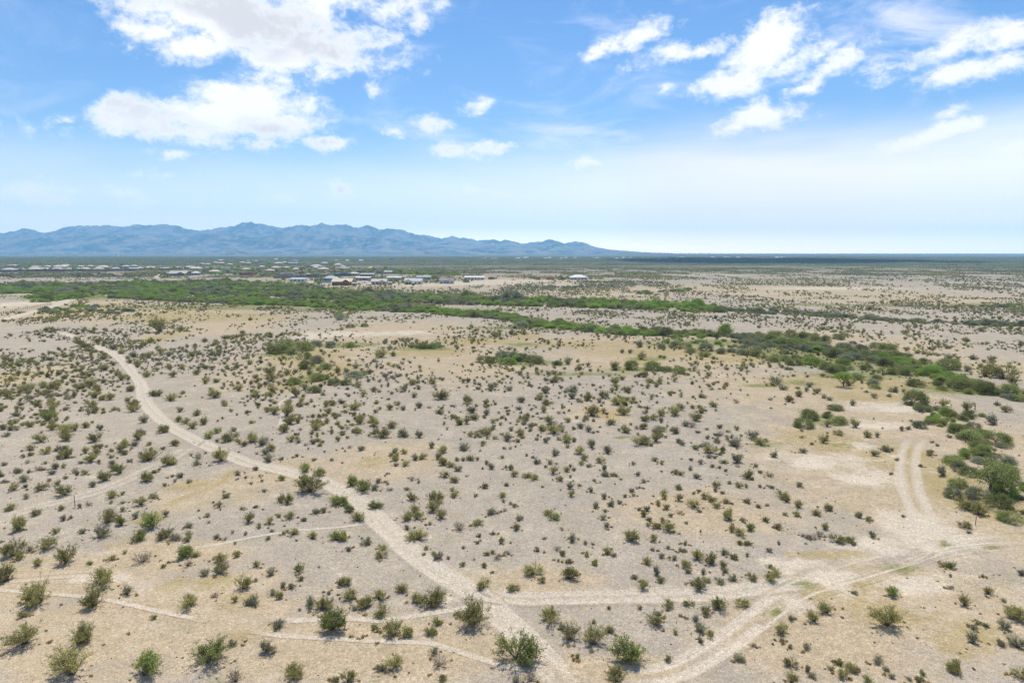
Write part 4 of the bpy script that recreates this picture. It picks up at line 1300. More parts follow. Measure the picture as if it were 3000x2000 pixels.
def make_woods():
    rng = np.random.default_rng(77)
    X, Y, S, I = [], [], [], []
    for pix, hw, sz, dn, tone in STRANDS:
        for (a, b) in zip(pix[:-1], pix[1:]):
            P0, P1 = np.array(G(*a)), np.array(G(*b))
            up = G(a[0], a[1] - hw)[1] - P0[1]
            dn_ = P0[1] - G(a[0], a[1] + hw)[1]
            ln = np.linalg.norm(P1 - P0)
            n = int(ln * (up + dn_) * dn)
            t = rng.uniform(0, 1, n)
            off = rng.uniform(-1, 1, n)
            off = np.sign(off) * np.abs(off) ** .9
            x = P0[0] + (P1 - P0)[0] * t + rng.normal(0, 1.5, n)
            y = P0[1] + (P1 - P0)[1] * t + np.where(off > 0, off * up, off * dn_)
            keep = fbm(x / 22, y / 30, 3, 55) + rng.uniform(-.14, .14, n) > .31
            x, y = x[keep], y[keep]
            n = len(x)
            X.append(x)
            Y.append(y)
            S.append(sz * rng.lognormal(0, .28, n))
            patch = fbm(x / 16, y / 16, 2, 61)
            if tone == 'K':
                I.append(np.where(patch > .72, rng.integers(0, 3, n), rng.integers(6, 9, n)))
            else:
                I.append(np.where(patch > .54, rng.integers(3, 6, n), np.where(patch > .40, rng.integers(0, 3, n), rng.integers(6, 9, n))))
    x, y, s, i = map(np.concatenate, (X, Y, S, I))
    ok = off_plants(x, y, .35)
    x, y, s, i = x[ok], y[ok], s[ok], i[ok]
    protos = []
    for tn in 'mbk':
        for v in range(3):
            protos.append(joined_mesh('mesquite', MESQ[v + (0 if tn != 'b' else 3)], M_BARK, LEAF[tn]))
    scatter('mesquite_thicket', protos, x, y, hgt(x, y), s, i, 'long green belts of mesquite and palo verde following the desert washes', 'thicket')


make_woods()


def make_scrub():
    rng = np.random.default_rng(99)
    # near and middle distance: full bushes
    x, y = frustum_points(rng, 50, 470, 2.4)
    pxx, pyy = to_px(x, y)
    t_, w_, o_, g_, f_ = zones(x, y)
    nz = fbm(x / 16, y / 20, 3, 71)
    nz2 = fbm(x / 60, y / 70, 2, 72)
    dens = sstep(.30, .60, nz) * (.5 + .6 * sstep(.35, .65, nz2))
    dens *= np.where(y < 98, .2, np.where(y < 160, .62, .72))
    dens *= 1 + .8 * sstep(300, -900, pxx - 600) * (y > 98)
    dens *= 1 - .55 * t_
    dens *= 1 - .92 * w_
    dens *= np.where((pxx > 2200) & (pyy > 1100), .45, 1)
    dens *= np.where((pxx < 140) & (pyy < 912) & (pyy > 868), .04, 1)
    ok = rng.uniform(0, 1, len(x)) < dens
    x, y = x[ok], y[ok]
    ok = off_roads(x, y)
    x, y = x[ok], y[ok]
    ok = off_plants(x, y)
    x, y = x[ok], y[ok]
    n = len(x)
    near = np.hypot(x, y) < 105
    s = np.where(near, rng.uniform(.25, .6, n), np.clip(rng.lognormal(math.log(.70), .45, n), .25, 2.0))
    mixn = fbm(x / 30, y / 30, 3, 81) + rng.uniform(-.2, .2, n)
    i = np.where(mixn > .5, rng.integers(0, 6, n), rng.integers(6, 12, n))
    i = np.where(rng.uniform(0, 1, n) < .12, rng.integers(12, 15, n), i)
    i = np.where((rng.uniform(0, 1, n) < .06), rng.integers(15, 18, n), i)
    for p in SPILL:
        x, y, s = np.append(x, p['x']), np.append(y, p['y']), np.append(s, p['w'] * 1.1)
        i = np.append(i, random.randrange(0, 6) if p['tn'] in 'og' else random.randrange(6, 12))
    protos = [joined_mesh('creosote', CREO[v], M_STEM, LEAF['o']) for v in range(6)] + [joined_mesh('shrub', SHRUB[v], M_STEM, LEAF['d']) for v in range(6)] \
        + [joined_mesh('twiggy_shrub', TWIG[v], M_STEM, LEAF['y']) for v in range(3)] + [joined_mesh('creosote', CREO[v], M_STEM, LEAF['g']) for v in range(3)]
    scatter('creosote_scrub', protos, x, y, hgt(x, y), s, i, 'countless small creosote bushes and shrubs dotting the middle plain', 'scrub')
    print('scrub', n)

    # 470 m - 1250 m: simpler bushes
    x, y = frustum_points(rng, 470, 1250, 5.5)
    pxx, pyy = to_px(x, y)
    t_, w_, o_, g_, f_ = zones(x, y)
    nz = fbm(x / 26, y / 60, 4, 73)
    band = fbm(x / 400, y / 70, 3, 74)
    dens = sstep(.36, .62, nz) * (.25 + .9 * sstep(.38, .62, band)) * .95
    dens *= 1 - .7 * t_
    dens *= 1 - .9 * w_
    dens *= np.where(y > 900, 1.8, 1.15)
    ok = rng.uniform(0, 1, len(x)) < dens
    x, y = x[ok], y[ok]
    ok = off_roads(x, y)
    for bx, by, br in BUILT:
        ok &= np.hypot(x - bx, y - by) > br
    x, y = x[ok], y[ok]
    n = len(x)
    s = np.clip(rng.lognormal(math.log(1.25), .38, n), .5, 3.4)
    i = np.where(fbm(x / 60, y / 60, 2, 82) + rng.uniform(-.15, .15, n) > .5, rng.integers(0, 6, n), rng.integers(6, 12, n))
    i = np.where(rng.uniform(0, 1, n) < .05, rng.integers(12, 14, n), i)
    vx, vy = [], []
    for bx, by, br in BUILT:
        if by < 2300:
            for q in range(8):
                an, rr_ = rng.uniform(0, 6.28), br + rng.uniform(0, 18)
                vx.append(bx + rr_ * math.cos(an))
                vy.append(by + abs(rr_ * math.sin(an)) * .9 + 4)
    ok = off_roads(np.array(vx), np.array(vy))
    vx, vy = np.array(vx)[ok], np.array(vy)[ok]
    x, y, s = np.append(x, vx), np.append(y, vy), np.append(s, rng.uniform(2.5, 7, len(vx)))
    i = np.append(i, rng.integers(12, 14, len(vx)))
    n = len(x)
    protos = [joined_mesh('creosote', LOD[v], M_STEM, LEAF['o']) for v in range(6)] + [joined_mesh('shrub', LOD[v], M_STEM, LEAF['d']) for v in range(6)] \
        + [joined_mesh('small_tree', LODT[v], M_BARK, LEAF['m']) for v in range(2)]
    scatter('distant_scrub', protos, x, y, np.zeros(n), s, i, 'distant dots of scrub across the pale plain beyond the wash', 'scrub')
    print('scrub2', n)

    # beyond: patches of scrub 30 m across
    patches = []
    for k in range(6):
        r2 = np.random.default_rng(800 + k)
        parts, mi = [], []
        for q in range(34):
            (v0, f0), (v1, f1) = (LOD[r2.integers(0, 6)] if r2.uniform() < .86 else LODT[r2.integers(0, 4)])
            sc = r2.lognormal(math.log(1.5), .35) * (1.0 if len(v1) < 1500 else 1.6)
            v1 = v1[:len(v1) // 2 // 3 * 3]
            f1 = np.arange(len(v1)).reshape(-1, 3)
            v = v1 * sc + np.array([*(r2.uniform(-17, 17, 2)), 0])
            parts.append((v, f1))
            mi += [r2.integers(0, 3)] * len(f1)
        V, F = cat(parts)
        patches.append(mesh_np('scrub_patch', V, F, [LEAF['m'], LEAF['k'], LEAF['d']], mi))
    x, y = frustum_points(rng, 1230, 4200, 620.0)
    nz = fbm(x / 500, y / 160, 4, 75)
    ok = (nz + sstep(1200, 2000, y) * .22 + rng.uniform(-.05, .05, len(x))) > .5
    x, y = x[ok], y[ok]
    for bx, by, br in BUILT:
        k = np.hypot(x - bx, y - by) > br * .8 + 12
        x, y = x[k], y[k]
    n = len(x)
    scatter('far_scrub', patches, x, y, np.zeros(n), rng.uniform(.8, 1.3, n), rng.integers(0, 6, n), 'dark green scrub merging into one mass towards the horizon', 'scrub')
    print('patches', n)


# ------------------------------------------------------------------ village
WALLC = {'white': (.52, .51, .49), 'grey': (.27, .27, .265), 'darkgrey': (.16, .155, .15), 'tan': (.42, .34, .25), 'brown': (.23, .16, .115), 'pink': (.46, .34, .28), 'blue': (.25, .32, .38), 'navy': (.08, .11, .17), 'teal': (.24, .36, .36), 'red': (.24, .10, .07), 'wood': (.55, .40, .20), 'osb': (.5, .41, .27)}
WALLM = {k: plain('wall_' + k, v, .85, .08, .5) for k, v in WALLC.items()}
ROOFC = {'grey': (.30, .30, .30), 'white': (.42, .42, .42), 'blue': (.25, .33, .37), 'tan': (.38, .325, .26), 'brown': (.24, .18, .14), 'dark': (.13, .125, .12), 'osb': (.40, .335, .24), 'red': (.36, .17, .11)}
ROOFM = {k: plain('roof_' + k, v, .75, .1, .7) for k, v in ROOFC.items()}
M_PANE = plain('window_glass', (.035, .045, .055), .15, .1, 1)
M_DOOR = plain('door_paint', (.09, .075, .065), .6)
M_STUD = plain('raw_lumber', (.47, .33, .17), .8, .15, 2)
M_RUST = plain('rusty_steel', (.20, .075, .05), .7, .2, 2)
M_TYRE = plain('tyre_rubber', (.03, .03, .03), .8)
M_CARW = plain('white_car_paint', (.62, .62, .62), .3)
M_CARD = plain('dark_car_paint', (.09, .11, .13), .35)
M_BLOCK = plain('block_wall', (.17, .155, .15), .9, .12, .8)
M_DIRT = plain('spoil_dirt', (.30, .20, .14), .95, .2, 1)


def house(px, py, wpx, wall, roof, style, label, group=None, detail=2, hk=1.0, rz=0.0, garage=0, name='house'):
    D = depth_at(px, py)
    x, y = G(px, py)
    w = wpx * D / F0
    d = min(max(w * .62, 7), 14) if w > 8 else w * .8
    hw = 2.9 * hk
    y += d / 2
    BUILT.append((x, y, w * .62 + 3))
    t = thing(name, (x, y, 0), rz, label, 'house', group)
    a, b = w / 2, d / 2
    if style == 'flat':
        # stepped parapet blocks
        m = MB().box(-a, a, -b, b, -.2, hw + .5).box(-a * .25, a * .62, -b * .5, b * .98, hw + .5, hw + 1.5)
        m.build('walls', WALLM[wall], t)
        MB().box(-a + .3, a - .3, -b + .3, b - .3, hw + .5, hw + .56).build('roof', ROOFM[roof], t)
    elif style == 'shed':
        MB().box(-a, a, -b, b, -.2, hw).build('walls', WALLM[wall], t)
        MB().prism_x([(-b - .6, hw - .05), (b + .5, hw + .75), (b + .5, hw + .95), (-b - .6, hw + .15)], -a - .5, a + .5).build('roof', ROOFM[roof], t)
    elif style == 'hip':
        MB().box(-a, a, -b, b, -.2, hw).build('walls', WALLM[wall], t)
        o = .6
        r = max(a - b, a * .25)
        top = hw + .32 * b + .9
        MB().poly([(-a - o, -b - o, hw), (a + o, -b - o, hw), (a + o, b + o, hw), (-a - o, b + o, hw), (-r, 0, top), (r, 0, top),
                   (-a - o, -b - o, hw - .18), (a + o, -b - o, hw - .18), (a + o, b + o, hw - .18), (-a - o, b + o, hw - .18)],
                  [(0, 1, 5, 4), (1, 2, 5), (2, 3, 4, 5), (3, 0, 4), (6, 7, 1, 0), (7, 8, 2, 1), (8, 9, 3, 2), (9, 6, 0, 3), (9, 8, 7, 6)]).build('roof', ROOFM[roof], t)
    else:  # main gable along x with a cross gable to the front
        m = MB().box(-a, a, -b, b, -.2, hw)
        rise = .34 * b + .8
        m.prism_x([(-b, hw - .01), (b, hw - .01), (0, hw + rise - .15)], -a, a)
        gx = a * (.5 if garage >= 0 else -.5)
        gw = a * .42
        m.box(gx - gw, gx + gw, -b - 2.2, -b, -.2, hw - .02)
        m.prism_y([(gx - gw, hw - .03), (gx + gw, hw - .03), (gx, hw + rise * .62)], -b - 2.2, 0)
        m.build('walls', WALLM[wall], t)
        e = .5
        r = MB().prism_x([(-b - e, hw - .1), (0, hw + rise), (b + e, hw - .1), (b + e, hw + .12), (0, hw + rise + .22), (-b - e, hw + .12)], -a - e, a + e)
        r.prism_y([(gx - gw - e, hw - .14), (gx, hw + rise * .62 + .05), (gx + gw + e, hw - .14), (gx + gw + e, hw + .08), (gx, hw + rise * .62 + .27), (gx - gw - e, hw + .08)], -b - 2.7, -.2)
        r.build('roof', ROOFM[roof], t)
        if detail > 1 and garage:
            for k in (-1, 1):
                MB().box(gx + k * gw * .46 - gw * .38, gx + k * gw * .46 + gw * .38, -b - 2.28, -b - 2.21, 0, 2.3).build('garage_door', M_DOOR, t)
    if detail:
        n = max(2, int(w / (3.2 if detail > 1 else 6)))
        sk = int(abs(px * 7)) % n
        for k in range(n):
            cx = -a + (k + .5) * w / n
            if style == 'gable' and abs(cx - a * (.5 if garage >= 0 else -.5)) < a * .46 and garage:
                continue
            f = -b - .06 if not (style == 'gable' and abs(cx - a * (.5 if garage >= 0 else -.5)) < a * .40) else -b - 2.26
            if k == sk:
                MB().box(cx - .6, cx + .6, f, f + .05, 0, 2.15).build('door', M_DOOR, t)
            else:
                wd = .65 + .35 * ((k * 37 + int(px)) % 3) / 2
                fr = MB().box(cx - wd - .1, cx + wd + .1, f, f + .05, .85, 2.25).build('window', WALLM['white'], t)
                MB().box(cx - wd, cx + wd, f - .03, f - .001, .95, 2.15).build('pane', M_PANE, fr)
    return t


def village():
    H = house
    H(870, 825.5, 45, 'white', 'blue', 'shed', 'long white house with pale blue shed roof, leftmost of the front plots')
    H(966, 823, 39, 'blue', 'blue', 'hip', 'blue-roofed house behind the yellow house under construction')
    H(1062, 821.6, 42, 'grey', 'white', 'shed', 'grey house with pale roof behind the white pickup')
    H(838, 809, 45, 'grey', 'grey', 'flat', 'grey flat-roofed house at the left end of the dark block wall')
    H(880, 813, 22, 'brown', 'tan', 'flat', 'small brown flat-roofed house just behind the dark block wall')
    H(921, 811, 62, 'darkgrey', 'grey', 'flat', 'wide dark flat-roofed house rising behind the block wall')
    H(1001, 809, 43, 'navy', 'blue', 'flat', 'dark navy flat-roofed house right of the block wall')
    H(1036, 808, 24, 'grey', 'tan', 'hip', 'small grey house between the navy house and the pale grey house')
    H(1074, 810, 40, 'grey', 'grey', 'shed', 'pale grey house with many windows behind the front plots')
    H(1110, 834, 44, 'pink', 'grey', 'gable', 'pinkish brown house with grey gabled roof on the front plots')
    H(1153, 821, 42, 'teal', 'white', 'shed', 'teal-grey house with white roof behind the pinkish brown house')
    H(1210, 833, 50, 'white', 'grey', 'gable', 'white house with two dark garage doors and grey gable', garage=-1)
    H(1240, 819, 41, 'blue', 'grey', 'shed', 'blue-grey house behind the white house with garage doors')
    H(1308, 831, 41, 'white', 'dark', 'gable', 'white house with black windows and jagged dark roof')
    H(1389, 820, 57, 'white', 'white', 'shed', 'long white house left of the first rusty dumpster')
    H(1696, 820, 50, 'white', 'white', 'hip', 'lone white house at the right end of the building plots')
    H(1105, 802, 26, 'brown', 'brown', 'flat', 'small brown house at the back edge of the plots')
    H(1136, 802, 22, 'pink', 'white', 'shed', 'small pink house with white roof beside the pale drive')
    H(519, 808, 52, 'brown', 'grey', 'gable', 'dark brown house with twin gables below the left village road')
    H(570, 806, 20, 'grey', 'white', 'hip', 'small grey house right of the dark twin-gabled house')
    H(626, 801, 28, 'tan', 'tan', 'hip', 'tan house among dark trees left of the pale grey block')
    H(658, 796, 28, 'grey', 'grey', 'flat', 'pale grey boxy house above the tan house')
    H(721, 806, 40, 'red', 'brown', 'flat', 'reddish brown low house under dark yard trees')
    H(789, 798, 24, 'tan', 'tan', 'hip', 'tan house left of the dark block wall')
    # house being framed and sheathed
    D = depth_at(1001, 836)
    x, y = G(1001, 836)
    w = 58 * D / F0
    a, b, hw = w / 2, 6, 3.0
    t = thing('house_under_construction', (x, y + b, 0), 0, 'unfinished house with yellow plywood roof and open stud walls', 'house')
    BUILT.append((x, y + b, w * .65))
    for k in range(int(w / .8)):
        cx = -a + .4 + k * .8
        MB().box(cx - .06, cx + .06, -b, -b + .12, 0, hw).build('stud', M_STUD, t)
    MB().box(-a, a, b - .3, b, 0, hw).box(-a, -a + .2, -b + .1, b - .3, 0, hw).box(a - .2, a, -b + .1, b - .3, 0, hw).build('walls', WALLM['wood'], t)
    MB().box(-a, a, -b - .02, -b + .16, hw, hw + .22).build('top_plate', M_STUD, t)
    r = MB().prism_x([(-b - .5, hw + .22), (0, hw + 3.2), (b + .5, hw + .22), (b + .5, hw + .4), (0, hw + 3.4), (-b - .5, hw + .4)], -a - .5, a + .5)
    r.prism_y([(a * .1, hw + .22), (a * .5, hw + 2.2), (a * .9, hw + .22), (a * .9, hw + .4), (a * .5, hw + 2.4), (a * .1, hw + .4)], -b - 3.2, -.3)
    r.build('roof', ROOFM['osb'], t)
    for cx in (a * .14, a * .5, a * .86):
        MB().box(cx - .15, cx + .15, -b - 3.0, -b - 2.7, 0, hw + .3).build('porch_post', M_STUD, t)
    # second frame, no roof
    D = depth_at(1598, 820)
    x, y = G(1598, 820)
    w = 59 * D / F0
    a, b, hw = w / 2, 6, 3.1
    t = thing('house_under_construction', (x, y + b, 0), 0, 'roofless brown timber house frame between the two dumpsters', 'house')
    BUILT.append((x, y + b, w * .65))
    for row, yy in enumerate((-b, 0, b - .1)):
        for k in range(int(w / .9)):
            cx = -a + .3 + k * .9
            MB().box(cx - .06, cx + .06, yy, yy + .1, 0, hw).build('stud', M_STUD, t)
        MB().box(-a, a, yy - .02, yy + .12, hw, hw + .3).build('top_plate', M_STUD, t)
    for k in range(4):
        cx = -a + k * (w - .4) / 3
        MB().box(cx, cx + .4, -b + .15, b - .2, hw + .31, hw + .6).build('beam', M_STUD, t)
    MB().box(-a * .95, -a * .5, -b + .2, -b + .3, .1, hw - .1).box(a * .1, a * .5, -b + .2, -b + .3, .1, hw - .1).box(a * .55, a * .9, -.2, -.1, .1, hw - .1).build('sheathing', WALLM['brown'], t)
    # walls
    def wall(p0, p1, h, mat, label, name='block_wall'):
        A, B = np.array(G(*p0)), np.array(G(*p1))
        ln = np.linalg.norm(B - A)
        o = thing(name, (A[0], A[1], 0), math.atan2(B[1] - A[1], B[0] - A[0]), label, 'wall')
        MB().box(0, ln, -.1, .1, -.2, h).build('wall_panel', mat, o)
        n = max(2, int(ln / 12))
        for k in range(n + 1):
            MB().box(k * ln / n - .22, k * ln / n + .22, -.2, .2, -.2, h + .18).build('pillar', mat, o)
        MB().box(0, ln, -.16, .16, h + .001, h + .1).build('coping', mat, o)
    wall((802, 815.5), (946, 813.5), 2.4, M_BLOCK, 'long dark block wall in front of the flat-roofed houses')
    wall((-20, 797.5), (402, 793.5), 1.9, M_BLOCK, 'very long dark block wall along the left row of houses')
    wall((920, 829.5), (970, 829), 1.9, WALLM['blue'], 'blue-grey garden wall left of the yellow unfinished house', 'garden_wall')
    wall((1146, 802.5), (1168, 802), 2.0, M_BLOCK, 'short dark wall beside the pale drive at the village edge')
    # dumpsters
    for px, py, lb in ((1439, 818, 'rusty red open dumpster beside the long white house'), (1649.5, 819.5, 'rusty red open dumpster left of the lone white house')):
        x, y = G(px, py)
        t = thing('dumpster', (x, y + 1.2, 0), 0, lb, 'dumpster')
        L_ = 3.6 if px < 1500 else 2.4
        MB().box(-L_, L_, -1.2, -1.1, .2, 2.2).box(-L_, L_, 1.1, 1.2, .2, 2.2).box(-L_, -L_ + .1, -1.1, 1.1, .2, 2.2).box(L_ - .1, L_, -1.1, 1.1, .2, 2.2).box(-L_, L_, -1.2, 1.2, .05, .199).build('bin', M_RUST, t)
        for k in range(6):
            cx = -L_ + .3 + k * (2 * L_ - .6) / 5
            MB().box(cx - .08, cx + .08, -1.3, -1.201, .2, 2.2).build('rib', M_RUST, t)
    # vehicles
    def pickup(px, py, mat, lb, rz=0.0, van=False):
        x, y = G(px, py)
        t = thing('van' if van else 'pickup_truck', (x, y + 1, 0), rz, lb, 'van' if van else 'truck')
        if van:
            prof = [(-2.7, .45), (2.6, .45), (2.7, 1.1), (2.1, 1.25), (1.6, 2.2), (-2.7, 2.25)]
        else:
            prof = [(-2.8, .5), (2.7, .5), (2.75, 1.05), (1.5, 1.2), (.9, 1.85), (-.5, 1.9), (-.75, 1.2), (-2.8, 1.2)]
        MB().prism_y(prof, -.95, .95).build('body', mat, t)
        MB().prism_y([(-.4, 1.25), (1.3, 1.25), (.85, 1.75), (-.35, 1.78)] if not van else [(.4, 1.3), (1.9, 1.3), (1.5, 2.05), (.4, 2.05)], -.97, .97).build('window', M_PANE, t)
        for cx in (-1.8, 1.8):
            for cyy in (-.9, .9):
                wh = MB().cyl((cx, cyy, .4), .4, .26, 'y', 12).build('wheel', M_TYRE, t)
                MB().cyl((cx, cyy + (.14 if cyy > 0 else -.14), .4), .2, .03, 'y', 8).build('rim', M_CARW, wh)
    pickup(1067, 831, M_CARW, 'white pickup truck parked on the pale building plot')
    pickup(1023, 822, M_CARW, 'pale van parked behind the yellow unfinished house', .2, True)
    pickup(1284, 819.5, M_CARD, 'dark van parked left of the white house with jagged roof', 1.2, True)
    pickup(920, 839, M_CARD, 'dark pickup at the near edge of the plots by the thicket', .1)
    pickup(632, 809, M_CARW, 'white pickup parked below the left village trees', .1)
    # site toilets / sheds
    for px, py, mt, lb in ((1038, 837.5, 'darkgrey', 'small dark shed right of the yellow unfinished house'), (1142.5, 835, 'grey', 'small grey shed right of the pinkish brown house'), (1210.5, 836.5, 'navy', 'dark portable cabin in front of the white garage doors')):
        x, y = G(px, py)
        t = thing('shed', (x, y + 1, 0), .1, lb, 'shed')
        s = 1.1 if mt == 'navy' else 1.9
        MB().box(-s, s, -1.2, 1.2, 0, 2.3).build('walls', WALLM[mt], t)
        MB().prism_x([(-1.4, 2.25), (0, 2.95), (1.4, 2.25), (1.4, 2.35), (0, 3.05), (-1.4, 2.35)], -s - .2, s + .2).build('roof', ROOFM['grey' if mt != 'grey' else 'tan'], t)
        MB().box(-.45, .45, -1.26, -1.21, 0, 2.0).build('door', M_DOOR, t)
    # spoil heaps
    for k, (px, py, wpx, lb) in enumerate(((1420, 805, 16, 'reddish dirt heap behind the first dumpster'), (1504, 821, 18, 'low brown dirt heap left of the timber frame'), (1295, 812, 14, 'dirt heap behind the white house with jagged roof'), (1328, 812, 10, 'smaller dirt heap left of the long white house'))):
        x, y = G(px, py)
        w = wpx * depth_at(px, py) / F0
        n = 18
        u = np.linspace(-1, 1, n)
        U, Vv = np.meshgrid(u, u)
        r = np.sqrt(U ** 2 + Vv ** 2)
        Z = w * .34 * np.clip(1 - r, 0, 1) ** .9 * (.7 + .6 * fbm(U * 3 + k, Vv * 3, 3, 5)) - .15
        ii = np.arange(n * n).reshape(n, n)
        o = link('dirt_heap', mesh_np('dirt_heap', np.stack([(U * w / 2).ravel(), (Vv * w / 2).ravel(), Z.ravel()], 1), np.stack([ii[:-1, :-1], ii[:-1, 1:], ii[1:, 1:], ii[1:, :-1]], -1).reshape(-1, 4), [M_DIRT], smooth=True))
        o.location = (x, y, 0)
        tag(o, lb, 'dirt heap')
    # rows of houses further off: photo x, base y, width px, wall, roof, style
    rows = [
        ('row right behind the long left wall', [(20, 795.5, 34, 'darkgrey', 'grey', 'hip'), (57, 794, 20, 'tan', 'grey', 'hip'), (95, 793.5, 34, 'brown', 'tan', 'hip'), (131, 793.5, 22, 'brown', 'tan', 'gable'), (163, 793, 32, 'brown', 'grey', 'hip'), (199, 793, 18, 'pink', 'tan', 'hip'), (222, 792.5, 20, 'darkgrey', 'grey', 'hip'), (245, 792.5, 26, 'brown', 'tan', 'hip'), (285, 792.5, 26, 'tan', 'tan', 'hip'), (335, 792, 22, 'darkgrey', 'grey', 'hip'), (389, 791.5, 26, 'darkgrey', 'white', 'shed'), (407, 790.5, 14, 'brown', 'tan', 'hip'), (439, 789.5, 26, 'pink', 'tan', 'gable'), (482, 791, 30, 'darkgrey', 'grey', 'shed'), (522, 788, 12, 'grey', 'white', 'hip')]),
        ('second row of the left village', [(29, 782.5, 24, 'brown', 'brown', 'hip'), (42, 781.5, 9, 'tan', 'white', 'hip'), (99, 786.5, 20, 'tan', 'tan', 'hip'), (136, 785, 16, 'grey', 'white', 'hip'), (170, 786, 40, 'brown', 'tan', 'hip'), (188, 781.5, 22, 'grey', 'grey', 'hip'), (233, 784.5, 16, 'pink', 'tan', 'hip'), (262, 784, 16, 'tan', 'tan', 'hip'), (297, 786.5, 32, 'tan', 'tan', 'hip'), (316, 783, 8, 'red', 'red', 'flat'), (364, 785, 22, 'grey', 'grey', 'hip'), (391, 783.5, 18, 'grey', 'grey', 'hip'), (553, 787.5, 26, 'darkgrey', 'grey', 'hip'), (570, 791.5, 32, 'tan', 'tan', 'hip'), (718, 794, 22, 'darkgrey', 'tan', 'hip'), (765, 786, 16, 'tan', 'tan', 'hip')]),
        ('houses among the yard trees', [(590, 776.5, 12, 'grey', 'white', 'hip'), (607, 777.5, 14, 'pink', 'tan', 'hip'), (631, 772.5, 12, 'tan', 'white', 'hip'), (646, 774, 18, 'brown', 'tan', 'hip'), (672, 778.5, 16, 'brown', 'tan', 'hip'), (709, 772.5, 16, 'tan', 'tan', 'hip'), (727, 773.5, 14, 'brown', 'tan', 'hip'), (806, 788.5, 24, 'tan', 'tan', 'hip'), (814, 774.5, 24, 'pink', 'tan', 'hip'), (832, 771.5, 10, 'grey', 'white', 'hip'), (838, 788.5, 16, 'grey', 'tan', 'hip'), (856, 773.5, 26, 'grey', 'white', 'shed'), (864, 793.5, 18, 'tan', 'tan', 'hip'), (882, 803, 16, 'red', 'brown', 'flat'), (924, 783.5, 30, 'tan', 'tan', 'hip'), (924, 788.5, 14, 'grey', 'white', 'hip'), (945, 793, 30, 'pink', 'tan', 'hip'), (950, 773.5, 16, 'tan', 'white', 'hip'), (977, 800.5, 18, 'red', 'tan', 'flat'), (989, 779.5, 24, 'pink', 'tan', 'hip'), (1003, 784.5, 14, 'tan', 'tan', 'hip'), (1007, 789.5, 30, 'tan', 'white', 'shed'), (1052, 800, 26, 'brown', 'tan', 'flat'), (1085, 789, 16, 'tan', 'tan', 'hip')]),
        ('last scattered houses behind the village', [(645, 764.5, 14, 'tan', 'tan', 'hip'), (726, 766.5, 6, 'white', 'white', 'hip'), (741, 766, 5, 'white', 'white', 'hip'), (750, 766.5, 6, 'white', 'white', 'hip'), (809, 761.5, 14, 'tan', 'tan', 'hip'), (862, 766, 18, 'blue', 'blue', 'shed'), (985, 765.5, 10, 'blue', 'blue', 'hip'), (1017, 766, 12, 'grey', 'white', 'hip'), (1056, 765.5, 14, 'white', 'white', 'hip'), (1145, 760.5, 10, 'navy', 'dark', 'flat')]),
    ]
    rr = random.Random(3)
    far_row = []
    for k in range(46):
        u = rr.random()
        far_row.append((1400 + 900 * u ** .9, 754.5 + rr.uniform(0, 5.5) - 1.5 * u, rr.uniform(6, 13), rr.choice(['white', 'tan', 'grey', 'pink', 'brown', 'blue']), rr.choice(['white', 'white', 'tan', 'grey', 'tan']), rr.choice(['hip', 'hip', 'shed'])))
    rows.append(('far row below the right horizon', far_row))
    for nm, lst in rows:
        lst = sorted(lst)
        for i, (px, py, wp, wa, ro, sty) in enumerate(lst):
            lab = '%s-walled house with %s roof, %s from left in the %s' % (wa.replace('darkgrey', 'dark-grey'), ro, ordi(i + 1), nm)
            lab = ' '.join(lab.split()[:16])
            H(px, py, wp, wa, ro, sty, lab, nm, detail=1 if py > 780 else 0, rz=rr.uniform(-.3, .3) if sty != 'gable' else 0)
    # yard trees
    yt = []
